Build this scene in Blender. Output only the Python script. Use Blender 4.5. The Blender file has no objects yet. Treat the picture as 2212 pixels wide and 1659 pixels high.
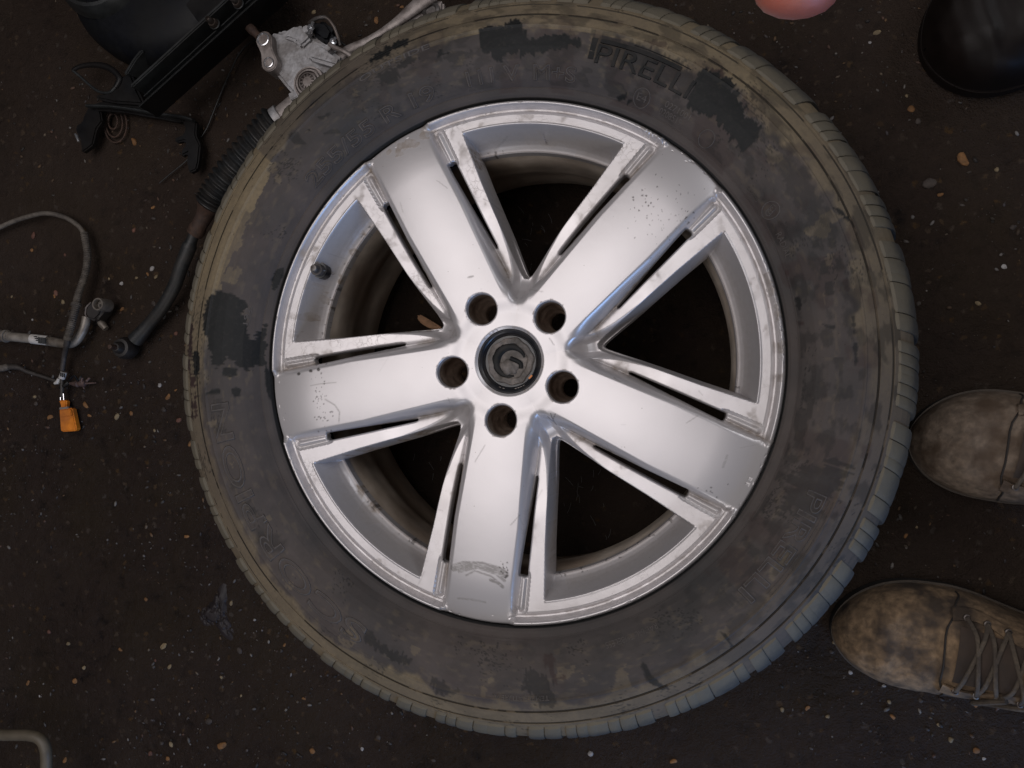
import bpy, bmesh, math, random
import numpy as np
from mathutils import Vector, Matrix, Euler
random.seed(7); rng = np.random.default_rng(7)
PI = math.pi
scn = bpy.context.scene
COL = scn.collection

# ------------------------------------------------------------------ camera
CAM = np.array([0.18517, -0.03913, 1.03558]); CROT = (0.02073, 0.22649, -0.00098); F = 1819.75
cd = bpy.data.cameras.new('camera'); cam = bpy.data.objects.new('camera', cd); COL.objects.link(cam)
cam.location = CAM; cam.rotation_euler = CROT
cd.sensor_width = 36.0; cd.sensor_fit = 'HORIZONTAL'; cd.lens = 36.0 * F / 2212.0
cd.clip_start = 0.01; cd.clip_end = 60
scn.camera = cam
RC = np.array(Euler(CROT, 'XYZ').to_matrix())

def P(x, y, z):
    """photo pixel (2212 wide) to the world point at height z"""
    d = RC @ np.array([(x - 1106) / F, (829.5 - y) / F, -1.0])
    t = (z - CAM[2]) / d[2]
    q = CAM + d * t
    return Vector((q[0], q[1], z))
def S(z=0.05): return (CAM[2] - z) / F / 0.975      # metres per photo pixel at height z

# ------------------------------------------------------------------ light
w = bpy.data.worlds.new('World'); scn.world = w; w.use_nodes = True
w.node_tree.nodes['Background'].inputs[0].default_value = (0.85, 0.88, 1.0, 1)
w.node_tree.nodes['Background'].inputs[1].default_value = 0.03
def area(name, loc, target, size, power, color, sy=None):
    l = bpy.data.lights.new(name, 'AREA'); l.energy = power; l.color = color
    l.size = size
    if sy: l.shape = 'RECTANGLE'; l.size_y = sy
    o = bpy.data.objects.new(name, l); COL.objects.link(o); o.location = loc
    o.rotation_euler = (Vector(target) - Vector(loc)).to_track_quat('-Z', 'Y').to_euler()
    return o
area('workshop_ceiling_light', (-0.42, 0.12, 2.15), (-0.02, -0.02, 0.2), 1.55, 23.5, (1.0, 0.945, 0.94))
area('side_edge_light', (1.55, 1.05, 1.45), (0.0, 0.0, 0.2), 0.7, 7, (0.97, 0.97, 1.0))  # neutral lamp added at the right to brighten the spoke edges
area('lower_edge_light', (0.35, -2.1, 1.25), (0.0, 0.0, 0.2), 0.7, 7, (1.0, 0.97, 0.96))  # second added lamp, fills in and brightens the lower spoke edges
area('doorway_light', (1.50, -1.85, 0.66), (0.2, -0.15, 0.2), 0.8, 20.0, (0.27, 0.51, 1.0))
scn.view_settings.view_transform = 'Standard'; scn.view_settings.look = 'None'
scn.view_settings.exposure = 0.0; scn.view_settings.gamma = 1.0

# ------------------------------------------------------------------ helpers
def tag(o, label=None, cat=None, group=None, kind=None):
    if label: o['label'] = label
    if cat: o['category'] = cat
    if group: o['group'] = group
    if kind: o['kind'] = kind
    return o
def empty(name, loc=(0, 0, 0), label=None, cat=None, group=None):
    o = bpy.data.objects.new(name, None); COL.objects.link(o); o.location = loc; o.empty_display_size = .02
    return tag(o, label, cat, group)
def link(name, me, mat, parent=None, smooth=True):
    if smooth and len(me.polygons):
        if len(me.polygons) < 12000: smooth_by_angle(me, 40)
        else: me.polygons.foreach_set('use_smooth', [True] * len(me.polygons))
    if mat is not None: me.materials.append(mat)
    o = bpy.data.objects.new(name, me); COL.objects.link(o)
    if parent is not None:
        o.parent = parent; o.matrix_parent_inverse = Matrix.Translation(-Vector(WORLD(parent)))
    return o
def WORLD(o):
    v = Vector((0, 0, 0))
    while o is not None:
        v = v + o.location + (o.matrix_parent_inverse.translation if o.parent else Vector((0, 0, 0)))
        o = o.parent
    return v
def from_np(name, V, Q):
    me = bpy.data.meshes.new(name)
    V = np.asarray(V, dtype=np.float32); Q = np.asarray(Q, dtype=np.int32)
    me.vertices.add(len(V)); me.vertices.foreach_set('co', V.ravel())
    n = Q.shape[1]
    me.loops.add(Q.size); me.loops.foreach_set('vertex_index', Q.ravel())
    me.polygons.add(len(Q)); me.polygons.foreach_set('loop_start', np.arange(0, Q.size, n, dtype=np.int32))
    me.polygons.foreach_set('loop_total', np.full(len(Q), n, dtype=np.int32))
    me.update(calc_edges=True)
    return me
def attr(me, name, vals):
    a = me.attributes.new(name, 'FLOAT', 'POINT'); a.data.foreach_set('value', np.asarray(vals, dtype=np.float32))
def bm_mesh(bm, name):
    bmesh.ops.recalc_face_normals(bm, faces=bm.faces[:])
    me = bpy.data.meshes.new(name); bm.to_mesh(me); bm.free(); return me
def smooth_by_angle(me, ang=35):
    me.polygons.foreach_set('use_smooth', [True] * len(me.polygons))
    bm = bmesh.new(); bm.from_mesh(me)
    for e in bm.edges:
        if len(e.link_faces) == 2 and e.calc_face_angle(0) > math.radians(ang): e.smooth = False
    bm.to_mesh(me); bm.free()
def lathe(prof, seg=96, center=(0, 0), a0=0, a1=2 * PI, close=False):
    """prof: list of (r,z)"""
    bm = bmesh.new(); full = abs(a1 - a0 - 2 * PI) < 1e-6
    n = seg if full else seg + 1
    rings = []
    for i in range(n):
        a = a0 + (a1 - a0) * i / seg; c, s = math.cos(a), math.sin(a)
        rings.append([bm.verts.new((center[0] + r * c, center[1] + r * s, z)) for r, z in prof])
    m = len(prof)
    for i in range(seg):
        A = rings[i]; B = rings[(i + 1) % n]
        for j in range(m - 1 if not close else m):
            k = (j + 1) % m
            try: bm.faces.new((A[j], B[j], B[k], A[k]))
            except ValueError: pass
    bmesh.ops.remove_doubles(bm, verts=bm.verts[:], dist=1e-6)
    return bm
def frame_for(t, up=Vector((0, 0, 1))):
    t = t.normalized()
    if abs(t.dot(up)) > .98: up = Vector((1, 0, 0))
    s = t.cross(up).normalized(); u = s.cross(t).normalized()
    return s, u
def tube_into(bm, pts, rad, seg=12, caps=True, flat=1.0):
    """sweep; rad number or list; flat squashes the vertical"""
    pts = [Vector(p) for p in pts]; n = len(pts)
    if not hasattr(rad, '__len__'): rad = [rad] * n
    rings = []
    for i, p in enumerate(pts):
        t = pts[min(i + 1, n - 1)] - pts[max(i - 1, 0)]
        s, u = frame_for(t)
        rings.append([bm.verts.new(p + s * (math.cos(2 * PI * k / seg) * rad[i]) + u * (math.sin(2 * PI * k / seg) * rad[i] * flat)) for k in range(seg)])
    for i in range(n - 1):
        for k in range(seg):
            k2 = (k + 1) % seg
            bm.faces.new((rings[i][k], rings[i][k2], rings[i + 1][k2], rings[i + 1][k]))
    if caps:
        bm.faces.new(rings[0][::-1]); bm.faces.new(rings[-1])
    return bm
def tube(pts, rad, seg=12, caps=True, flat=1.0):
    bm = bmesh.new(); tube_into(bm, pts, rad, seg, caps, flat); return bm
def spline(pts, n=8):
    """Catmull-Rom through points"""
    pts = [Vector(p) for p in pts]; out = []
    ext = [pts[0] * 2 - pts[1]] + pts + [pts[-1] * 2 - pts[-2]]
    for i in range(1, len(ext) - 2):
        a, b, c, d = ext[i - 1:i + 3]
        for k in range(n):
            t = k / n
            out.append(0.5 * ((2 * b) + (c - a) * t + (2 * a - 5 * b + 4 * c - d) * t * t + (3 * b - a - 3 * c + d) * t ** 3))
    out.append(pts[-1]); return out
def prism_into(bm, poly, z0, z1):
    a = [bm.verts.new((p[0], p[1], z0)) for p in poly]; b = [bm.verts.new((p[0], p[1], z1)) for p in poly]
    n = len(poly)
    bm.faces.new(a[::-1]); bm.faces.new(b)
    for i in range(n): bm.faces.new((a[i], a[(i + 1) % n], b[(i + 1) % n], b[i]))
def prism(poly, z0, z1, bev=0.0, seg=2):
    bm = bmesh.new(); prism_into(bm, poly, z0, z1)
    bmesh.ops.recalc_face_normals(bm, faces=bm.faces[:])
    if bev: bmesh.ops.bevel(bm, geom=bm.edges[:], offset=bev, segments=seg, affect='EDGES', clamp_overlap=True)
    return bm
def PP(lst, z): return [P(x, y, z) for x, y in lst]
def sm(a, b, x):
    t = np.clip((x - a) / (b - a), 0, 1); return t * t * (3 - 2 * t)
_H = rng.random((64, 64, 8)).astype(np.float64)
def vnoise(x, y, k=0):
    xi = np.floor(x).astype(int); yi = np.floor(y).astype(int); fx = x - xi; fy = y - yi
    fx = fx * fx * (3 - 2 * fx); fy = fy * fy * (3 - 2 * fy); T = _H[:, :, k % 8]
    a = T[xi % 64, yi % 64]; b = T[(xi + 1) % 64, yi % 64]; c = T[xi % 64, (yi + 1) % 64]; d = T[(xi + 1) % 64, (yi + 1) % 64]
    return a + (b - a) * fx + (c - a) * fy + (a - b - c + d) * fx * fy
def fbm(x, y, oct=4, k=0):
    s = 0; amp = .5; tot = 0
    for o in range(oct):
        s = s + amp * vnoise(x * 2 ** o + 17.3 * o, y * 2 ** o + 9.1 * o, k + o); tot += amp; amp *= .5
    return s / tot
def seg_dist(X, Y, a, b):
    ax, ay = a[0], a[1]; dx, dy = b[0] - ax, b[1] - ay
    L = dx * dx + dy * dy + 1e-18
    t = np.clip(((X - ax) * dx + (Y - ay) * dy) / L, 0, 1)
    return np.hypot(X - ax - t * dx, Y - ay - t * dy)
def poly_sd(X, Y, poly):
    """signed distance, negative inside"""
    n = len(poly); D = np.full(X.shape, 1e9); ins = np.zeros(X.shape, bool)
    for i in range(n):
        a = poly[i]; b = poly[(i + 1) % n]
        D = np.minimum(D, seg_dist(X, Y, a, b))
        c = (a[1] > Y) != (b[1] > Y)
        with np.errstate(divide='ignore', invalid='ignore'):
            ins ^= c & (X < (b[0] - a[0]) * (Y - a[1]) / (b[1] - a[1] + 1e-15) + a[0])
    return np.where(ins, -D, D)
def smax(a, b, k):
    h = np.clip(.5 + .5 * (a - b) / k, 0, 1); return b + (a - b) * h + k * h * (1 - h)

# ------------------------------------------------------------------ materials
class NT:
    def __init__(s, name):
        s.m = bpy.data.materials.new(name); s.m.use_nodes = True; s.t = s.m.node_tree
        s.b = s.t.nodes['Principled BSDF']
    def n(s, typ, **kw):
        o = s.t.nodes.new(typ)
        for k, v in kw.items():
            if k.startswith('_'): setattr(o, k[1:], v)
            else:
                key = k.replace('__', ' '); key = int(key[1:]) if key[0] == 'i' and key[1:].isdigit() else key
                s.set(o.inputs[key], v)
        return o
    def set(s, inp, v):
        if hasattr(v, 'links') or isinstance(v, bpy.types.NodeSocket): s.t.links.new(v, inp)
        elif isinstance(v, tuple) and len(v) == 3 and inp.type == 'RGBA': inp.default_value = (*v, 1)
        else: inp.default_value = v
    def pos(s):
        return s.n('ShaderNodeNewGeometry').outputs['Position']
    def obj(s): return s.n('ShaderNodeTexCoord').outputs['Object']
    def noise(s, vec, scale, detail=4, rough=.55, dist=0):
        return s.n('ShaderNodeTexNoise', Vector=vec, Scale=scale, Detail=detail, Roughness=rough, Distortion=dist).outputs['Fac']
    def ramp(s, fac, stops):
        r = s.n('ShaderNodeValToRGB', Fac=fac); e = r.color_ramp.elements
        while len(e) < len(stops): e.new(.5)
        for i, (p, c) in enumerate(stops):
            e[i].position = p; e[i].color = (c, c, c, 1) if isinstance(c, (int, float)) else (*c, 1)
        return r.outputs['Color']
    def mix(s, f, a, b):
        m = s.n('ShaderNodeMix', _data_type='RGBA'); s.set(m.inputs[0], f); s.set(m.inputs[6], a); s.set(m.inputs[7], b); return m.outputs[2]
    def math(s, op, a, b=0.0, c=0.0):
        m = s.n('ShaderNodeMath', _operation=op); s.set(m.inputs[0], a); s.set(m.inputs[1], b); s.set(m.inputs[2], c); return m.outputs[0]
    def attr(s, name): return s.n('ShaderNodeAttribute', _attribute_name=name).outputs['Fac']
    def bump(s, h, strength=.3, dist=.001, normal=None):
        b = s.n('ShaderNodeBump', Height=h, Strength=strength, Distance=dist)
        if normal is not None: s.set(b.inputs['Normal'], normal)
        return b.outputs[0]
    def out(s, color=None, rough=None, metal=None, normal=None, spec=None):
        for k, v in (('Base Color', color), ('Roughness', rough), ('Metallic', metal), ('Normal', normal), ('Specular IOR Level', spec)):
            if v is not None: s.set(s.b.inputs[k], v)
        return s.m

def simple(name, col, rough=.5, metal=0, var=.25, scale=60, bump=.15, dirt=None, dirt_amt=.5, bdist=.0006, spec=None):
    t = NT(name); p = t.pos()
    n = t.noise(p, scale, 5); n2 = t.noise(p, scale * .22, 3)
    c = t.mix(t.ramp(n, [(.3, 0.0), (.7, 1.0)]), tuple(x * (1 - var) for x in col), tuple(min(1, x * (1 + var)) for x in col))
    if dirt: c = t.mix(t.math('MULTIPLY', t.ramp(n2, [(.42, 0.0), (.62, 1.0)]), dirt_amt), c, dirt)
    r = t.math('ADD', t.math('MULTIPLY', n, .25), rough - .1)
    return t.out(c, r, metal, t.bump(n, bump, bdist), spec)

M = {}
# silver lacquer of the alloy rim; its dirt, chips and scuffs are kept as vertex masks
t = NT('silver_lacquer'); p = t.pos()
grime = t.attr('grime'); scuff = t.attr('scuff'); armm = t.attr('arm'); chip = t.attr('chip')
fl = t.noise(p, 900, 2); big = t.noise(p, 14, 4); fine = t.noise(p, 160, 5)
base = t.mix(t.math('MULTIPLY', fl, .35), (.56, .535, .54), (.49, .468, .472))
base = t.mix(t.ramp(big, [(.4, 0.0), (.8, .12)]), base, (.42, .40, .385))
gm = t.math('MULTIPLY', grime, t.ramp(fine, [(.28, .35), (.62, 1.0)]))
base = t.mix(gm, base, (.17, .125, .085))
cr = t.n('ShaderNodeTexVoronoi', _feature='DISTANCE_TO_EDGE', Vector=t.n('ShaderNodeMix', _data_type='VECTOR', i0=.03, i4=p, i5=t.n('ShaderNodeTexNoise', Vector=p, Scale=55.0, Detail=4.0).outputs['Color']).outputs[1], Scale=125.0)
crk = t.math('MULTIPLY', t.ramp(cr.outputs['Distance'], [(.0, 1.0), (.045, 0.0)]), armm)
crk = t.math('MULTIPLY', crk, t.ramp(t.noise(p, 21, 3), [(.48, 0.0), (.62, .6)]))
base = t.mix(crk, base, (.20, .17, .145))
sp = t.n('ShaderNodeTexVoronoi', Vector=p, Scale=230.0)
speck = t.math('MULTIPLY', t.ramp(sp.outputs['Distance'], [(.07, 1.0), (.12, 0.0)]), t.ramp(t.noise(p, 60, 2), [(.62, 0.0), (.68, .8)]))
base = t.mix(speck, base, (.12, .10, .085))
base = t.mix(scuff, base, (.26, .245, .235))
base = t.mix(chip, base, (.035, .028, .024))
met = t.math('SUBTRACT', .52, t.math('MULTIPLY', gm, .4))
rg = t.math('ADD', t.math('ADD', t.math('MULTIPLY', big, .08), .33), t.math('ADD', t.math('MULTIPLY', gm, .35), t.math('MULTIPLY', scuff, .15)))
hgt = t.math('ADD', t.math('MULTIPLY', fine, .4), t.math('ADD', t.math('MULTIPLY', crk, -1.4), t.math('MULTIPLY', gm, .6)))
M['silver'] = t.out(base, rg, met, t.bump(hgt, .22, .0006))
M['barrel'] = simple('dirty_barrel_metal', (.50, .43, .36), .5, .3, .25, 40, .3, (.28, .20, .14), .7)
M['lug'] = simple('rusty_lug_metal', (.30, .235, .19), .5, .35, .25, 200, .3, (.10, .06, .04), .7)
# tyre rubber: masks for bare black rubber and tan road dust, the rest a thin grey brown film
t = NT('dusty_rubber'); p = t.pos()
blk = t.attr('bare'); dst = t.attr('dust'); red = t.attr('red')
n1 = t.noise(p, 34, 6, .6); n2 = t.noise(p, 300, 4, .6); n3 = t.noise(p, 9, 4)
c = t.mix(n1, (.052, .044, .041), (.094, .079, .073))
c = t.mix(t.ramp(n3, [(.40, 0.0), (.70, .7)]), c, (.030, .032, .034))
c = t.mix(t.math('MULTIPLY', dst, t.ramp(n2, [(.2, .6), (.7, 1.0)])), c, t.mix(n1, (.26, .205, .125), (.15, .118, .075)))
c = t.mix(red, c, (.040, .026, .024))
c = t.mix(t.math('MULTIPLY', blk, t.ramp(n2, [(.1, .75), (.5, 1.0)])), c, t.mix(n1, (.0075, .0082, .0085), (.015, .0155, .0155)))
c = t.mix(t.ramp(t.noise(p, 520, 2), [(.70, 0.0), (.76, .5)]), c, (.02, .016, .015))
r = t.math('SUBTRACT', .72, t.math('MULTIPLY', blk, .12))
h = t.math('ADD', t.math('MULTIPLY', n2, .6), t.math('MULTIPLY', blk, -1.2))
M['tyre'] = t.out(c, r, 0.0, t.bump(h, .5, .0005), .2)
t = NT('tread_rubber'); p = t.pos()
n1 = t.noise(p, 26, 5); n2 = t.noise(p, 220, 4)
sep = t.n('ShaderNodeSeparateXYZ', Vector=p)
rad = t.math('SQRT', t.math('ADD', t.math('MULTIPLY', sep.outputs[0], sep.outputs[0]), t.math('MULTIPLY', sep.outputs[1], sep.outputs[1])))
inn = t.ramp(t.math('ADD', rad, t.math('MULTIPLY', t.math('SUBTRACT', n1, .5), .03)), [(.0, 1.0), (.358, 1.0), (.371, 0.0)])
c = t.mix(n1, (.070, .066, .060), (.105, .096, .082))
c = t.mix(t.math('MULTIPLY', inn, .75), t.mix(n2, (.030, .030, .031), (.075, .070, .063)), t.mix(n1, (.17, .145, .10), (.11, .098, .075)))
M['tread'] = t.out(c, .75, 0.0, t.bump(n2, .6, .0007), .35)
M['letter_black'] = simple('bare_black_rubber', (.007, .0075, .0078), .55, 0, .3, 300, .3, (.03, .026, .024), .4, spec=.2)
M['letter_dusty'] = simple('dusty_moulded_rubber', (.068, .059, .055), .7, 0, .3, 90, .3)
M['capblack'] = simple('black_gloss_plastic', (.010, .011, .015), .32, 0, .3, 150, .2, (.04, .035, .03), .5)
M['capgrime'] = simple('caked_grime', (.14, .12, .108), .6, 0, .4, 260, .9, (.04, .035, .03), .7, .001)
M['rubber'] = simple('black_rubber', (.012, .013, .014), .5, 0, .3, 200, .3, (.03, .024, .02), .5)
M['rubber_brown'] = simple('dusty_rubber_hose', (.016, .013, .012), .55, 0, .3, 120, .3)
M['castalu'] = simple('cast_aluminium', (.36, .355, .365), .48, .45, .2, 220, .7, (.10, .08, .065), .55)
M['castalu_d'] = simple('dirty_cast_aluminium', (.30, .265, .25), .5, .4, .2, 180, .8, (.08, .06, .05), .7)
M['brightsteel'] = simple('bright_steel', (.75, .75, .77), .22, .9, .1, 300, .2)
M['darksteel'] = simple('dull_steel', (.13, .12, .115), .42, .6, .3, 150, .4, (.05, .03, .02), .7)
M['rust'] = simple('rusty_steel', (.055, .030, .020), .7, .2, .4, 180, .8, (.03, .02, .018), .6)
M['blackpaint'] = simple('black_painted_steel', (.0042, .0042, .005), .4, 0, .3, 60, .25, (.010, .008, .007), .6, spec=.25)
M['greyedge'] = simple('worn_black_steel', (.022, .024, .025), .38, .2, .3, 90, .3, (.015, .014, .013), .5)
M['blackplastic'] = simple('black_plastic', (.0035, .004, .006), .5, 0, .25, 120, .2, (.007, .007, .007), .6, spec=.2)
M['pipealu'] = simple('grimy_aluminium_pipe', (.30, .27, .235), .45, .35, .2, 120, .4, (.075, .055, .04), .75)
M['whitetag'] = simple('white_label', (.50, .48, .46), .6, 0, .1, 200, .1, (.2, .17, .14), .5)
M['ink'] = simple('printed_ink', (.03, .03, .03), .6, 0, .1)
M['orange'] = simple('orange_plastic', (.62, .185, .012), .42, 0, .15, 140, .3, (.22, .07, .02), .55)
M['copper'] = simple('corroded_brass', (.085, .052, .045), .6, .3, .3, 250, .6)
M['sheath'] = simple('dusty_cable_sheath', (.115, .098, .082), .65, 0, .3, 160, .4, (.04, .033, .03), .7)
M['sheath_d'] = simple('dark_cable', (.035, .029, .026), .6, 0, .3, 160, .4)
M['wire'] = simple('black_wire', (.004, .004, .004), .5)
M['tan_frame'] = simple('beige_painted_tube', (.095, .078, .055), .5, 0, .15, 80, .2)
M['suede'] = simple('worn_tan_suede', (.170, .112, .064), .85, 0, .45, 130, 1.0, (.030, .021, .016), .9, .0016)
M['suede_d'] = simple('worn_brown_suede', (.040, .026, .018), .8, 0, .35, 40, .5, (.018, .014, .013), .7, .001)
M['suede_g'] = simple('dusty_grey_leather', (.150, .112, .082), .75, 0, .4, 130, 1.0, (.060, .036, .020), .9, .0016)
M['welt'] = simple('boot_welt', (.060, .046, .034), .7, 0, .25, 140, .3)
M['sole'] = simple('boot_sole', (.018, .014, .012), .75, 0, .3, 90, .4)
M['lace'] = simple('boot_lace', (.075, .058, .042), .85, 0, .35, 300, .9, (.03, .022, .018), .6)
M['boot_black'] = simple('shiny_black_leather', (.0060, .0036, .0028), .5, 0, .3, 30, .2, (.010, .006, .005), .6, spec=.2)
M['trouser'] = simple('dark_workwear_cloth', (.012, .013, .018), .85, 0, .3, 90, .5)
M['wood'] = simple('broken_wood', (.36, .20, .11), .75, 0, .3, 120, .6)
M['clear'] = simple('pale_fibre', (.16, .16, .17), .5)
t = NT('skin'); p = t.pos()
t.b.inputs['Subsurface Weight'].default_value = .25; t.b.inputs['Subsurface Radius'].default_value = (.012, .004, .002); t.b.inputs['Subsurface Scale'].default_value = .5
M['skin'] = t.out(t.mix(t.noise(p, 120, 4), (.40, .125, .085), (.30, .085, .06)), .5, 0, t.bump(t.noise(p, 900, 3), .2, .0004))
# floor
t = NT('oily_floor'); p = t.pos()
a = t.noise(p, 7, 5); b = t.noise(p, 95, 6, .65); d = t.noise(p, 420, 4, .6); e = t.noise(p, 2.2, 3)
pit = t.noise(p, 38, 5, .7)
c = t.mix(b, (.0140, .0092, .0074), (.0380, .0262, .0205))
c = t.mix(t.ramp(pit, [(.30, .8), (.46, 0.0)]), c, (.005, .004, .0045))
c = t.mix(t.ramp(a, [(.45, 0.0), (.7, .55)]), c, (.030, .021, .011))
c = t.mix(t.ramp(e, [(.42, 0.0), (.60, .6)]), c, (.040, .029, .023))
v = t.n('ShaderNodeTexVoronoi', Vector=p, Scale=330.0)
spk = t.math('MULTIPLY', t.ramp(v.outputs['Distance'], [(.10, 1.0), (.2, 0.0)]), t.ramp(t.n('ShaderNodeSeparateColor', Color=v.outputs['Color']).outputs[0], [(.82, 0.0), (.90, .8)]))
vb = t.n('ShaderNodeTexVoronoi', Vector=t.n('ShaderNodeMix', _data_type='VECTOR', i0=.012, i4=p, i5=t.n('ShaderNodeTexNoise', Vector=p, Scale=160.0).outputs['Color']).outputs[1], Scale=85.0)
vs = t.n('ShaderNodeSeparateColor', Color=vb.outputs['Color'])
emb = t.math('MULTIPLY', t.ramp(vb.outputs['Distance'], [(.16, 1.0), (.34, 0.0)]), t.ramp(vs.outputs[0], [(.55, 0.0), (.80, .8)]))
c = t.mix(emb, c, t.mix(vs.outputs[1], (.070, .040, .016), (.060, .050, .044)))
c = t.mix(spk, c, t.mix(t.n('ShaderNodeSeparateColor', Color=v.outputs['Color']).outputs[1], (.085, .058, .038), (.095, .09, .088)))
h = t.math('ADD', t.math('MULTIPLY', b, .6), t.math('ADD', t.math('MULTIPLY', d, .5), t.math('ADD', t.math('MULTIPLY', spk, .2), t.math('MULTIPLY', pit, 1.2))))
M['floor'] = t.out(c, t.math('ADD', .42, t.math('MULTIPLY', b, .35)), 0, t.bump(h, 1.0, .0055), .09)
t = NT('gravel_stone')
cc = t.n('ShaderNodeAttribute', _attribute_name='tint').outputs['Color']
n = t.noise(t.pos(), 380, 3)
M['stone'] = t.out(t.mix(t.math('MULTIPLY', n, .6), cc, (.04, .03, .025)), .7, 0, t.bump(n, .4, .0006))
for k, cA in (('peb_or', (.20, .095, .032)), ('peb_tan', (.20, .15, .085)), ('peb_white', (.30, .285, .28)), ('peb_dark', (.05, .038, .032)), ('peb_red', (.12, .052, .035))):
    M[k] = simple(k.replace('peb_or', 'orange_stone').replace('peb_', 'stone_'), cA, .75, 0, .3, 300, .6, tuple(x * .35 for x in cA), .5)
M['mud'] = simple('wet_mud', (.019, .0145, .0155), .5, 0, .3, 90, .6, None, 0, .002, .3)

# ------------------------------------------------------------------ floor
NX = 260
xs = np.linspace(-1.3, 1.3, NX); ys = np.linspace(-1.1, 1.2, NX)
X, Y = np.meshgrid(xs, ys, indexing='ij')
Z = (fbm(X * 9, Y * 9, 4, 1) - .5) * .006 + (fbm(X * 60, Y * 60, 3, 4) - .5) * .0035 - .003
ex = np.maximum(np.abs(X) - 1.1, 0) + np.maximum(np.abs(Y) - .95, 0); Z = np.where(ex > 0, Z * .6 - .002, Z)
idx = np.arange(NX * NX).reshape(NX, NX)
Q = np.stack([idx[:-1, :-1], idx[1:, :-1], idx[1:, 1:], idx[:-1, 1:]], -1).reshape(-1, 4)
V = np.stack([X, Y, Z], -1).reshape(-1, 3)
# stretch the outermost ring far out so that the floor runs on
edge = (np.abs(V[:, 0]) > 1.299) | (V[:, 1] < -1.099) | (V[:, 1] > 1.199)
V[edge, :2] *= 5; V[edge, 2] = -.004
tag(link('floor', from_np('floor', V, Q), M['floor']), kind='structure')

# ------------------------------------------------------------------ the wheel
WL = empty('car_wheel', (0, 0, 0), 'silver five spoke alloy wheel with muddy black tyre lying flat on floor', 'wheel')
PH = math.radians(46.15)
Z0 = .247
NR, NT_ = 330, 1800
rr = np.concatenate([np.linspace(.0315, .240, 250, endpoint=False), np.linspace(.240, .2585, NR - 250)])
aa = np.arange(NT_) * 2 * PI / NT_
Rg, Ag = np.meshgrid(rr, aa, indexing='ij')
# wedge that bounds the window beside one spoke, in the folded frame (u along the spoke, v>=0 sideways)
def axis_pt(r): return (r * math.cos(math.radians(36)), r * math.sin(math.radians(36)))
side = [(.2900, .0755), (.2255, .0640), (.173, .0575), (.131, .0535), (.110, .0512), (.094, .0492), (.082, .0478), (.0745, .0472), (.0700, .0478)]
tip = axis_pt(.0842)
wedge = side + [tip] + [axis_pt(.12), axis_pt(.2), axis_pt(.34)] + [(.34, .34 * .7265 + .02)]
slot = [(.1070, .0385), (.1085, .0375), (.150, .0363), (.190, .0352), (.2040, .0350), (.2056, .0362), (.2060, .0385), (.2060, .0415), (.2050, .0434), (.2035, .0438), (.170, .0428), (.130, .0414), (.1095, .0406), (.1072, .0398)]
def fields(x, y):
    r = np.hypot(x, y); a = np.arctan2(y, x) - PH
    k = np.round(a / (2 * PI / 5)); b = a - k * 2 * PI / 5
    u = r * np.cos(b); v = np.abs(r * np.sin(b))
    dw = poly_sd(u, v, wedge)
    # across the mirror axis nothing bounds the wedge
    dax = (v - u * .72654) / 1.2361        # <=0 always; distance to the 36 degree axis
    ds = np.where((dw < 0), -np.minimum.reduce([seg_dist(u, v, p_, q_) for p_, q_ in zip(side, side[1:] + [tip])]), dw)
    dsl = poly_sd(u, v, slot)
    dlug = np.hypot(u - .0578, v) - .0152
    return r, u, v, ds, dsl, dlug, k
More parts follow.
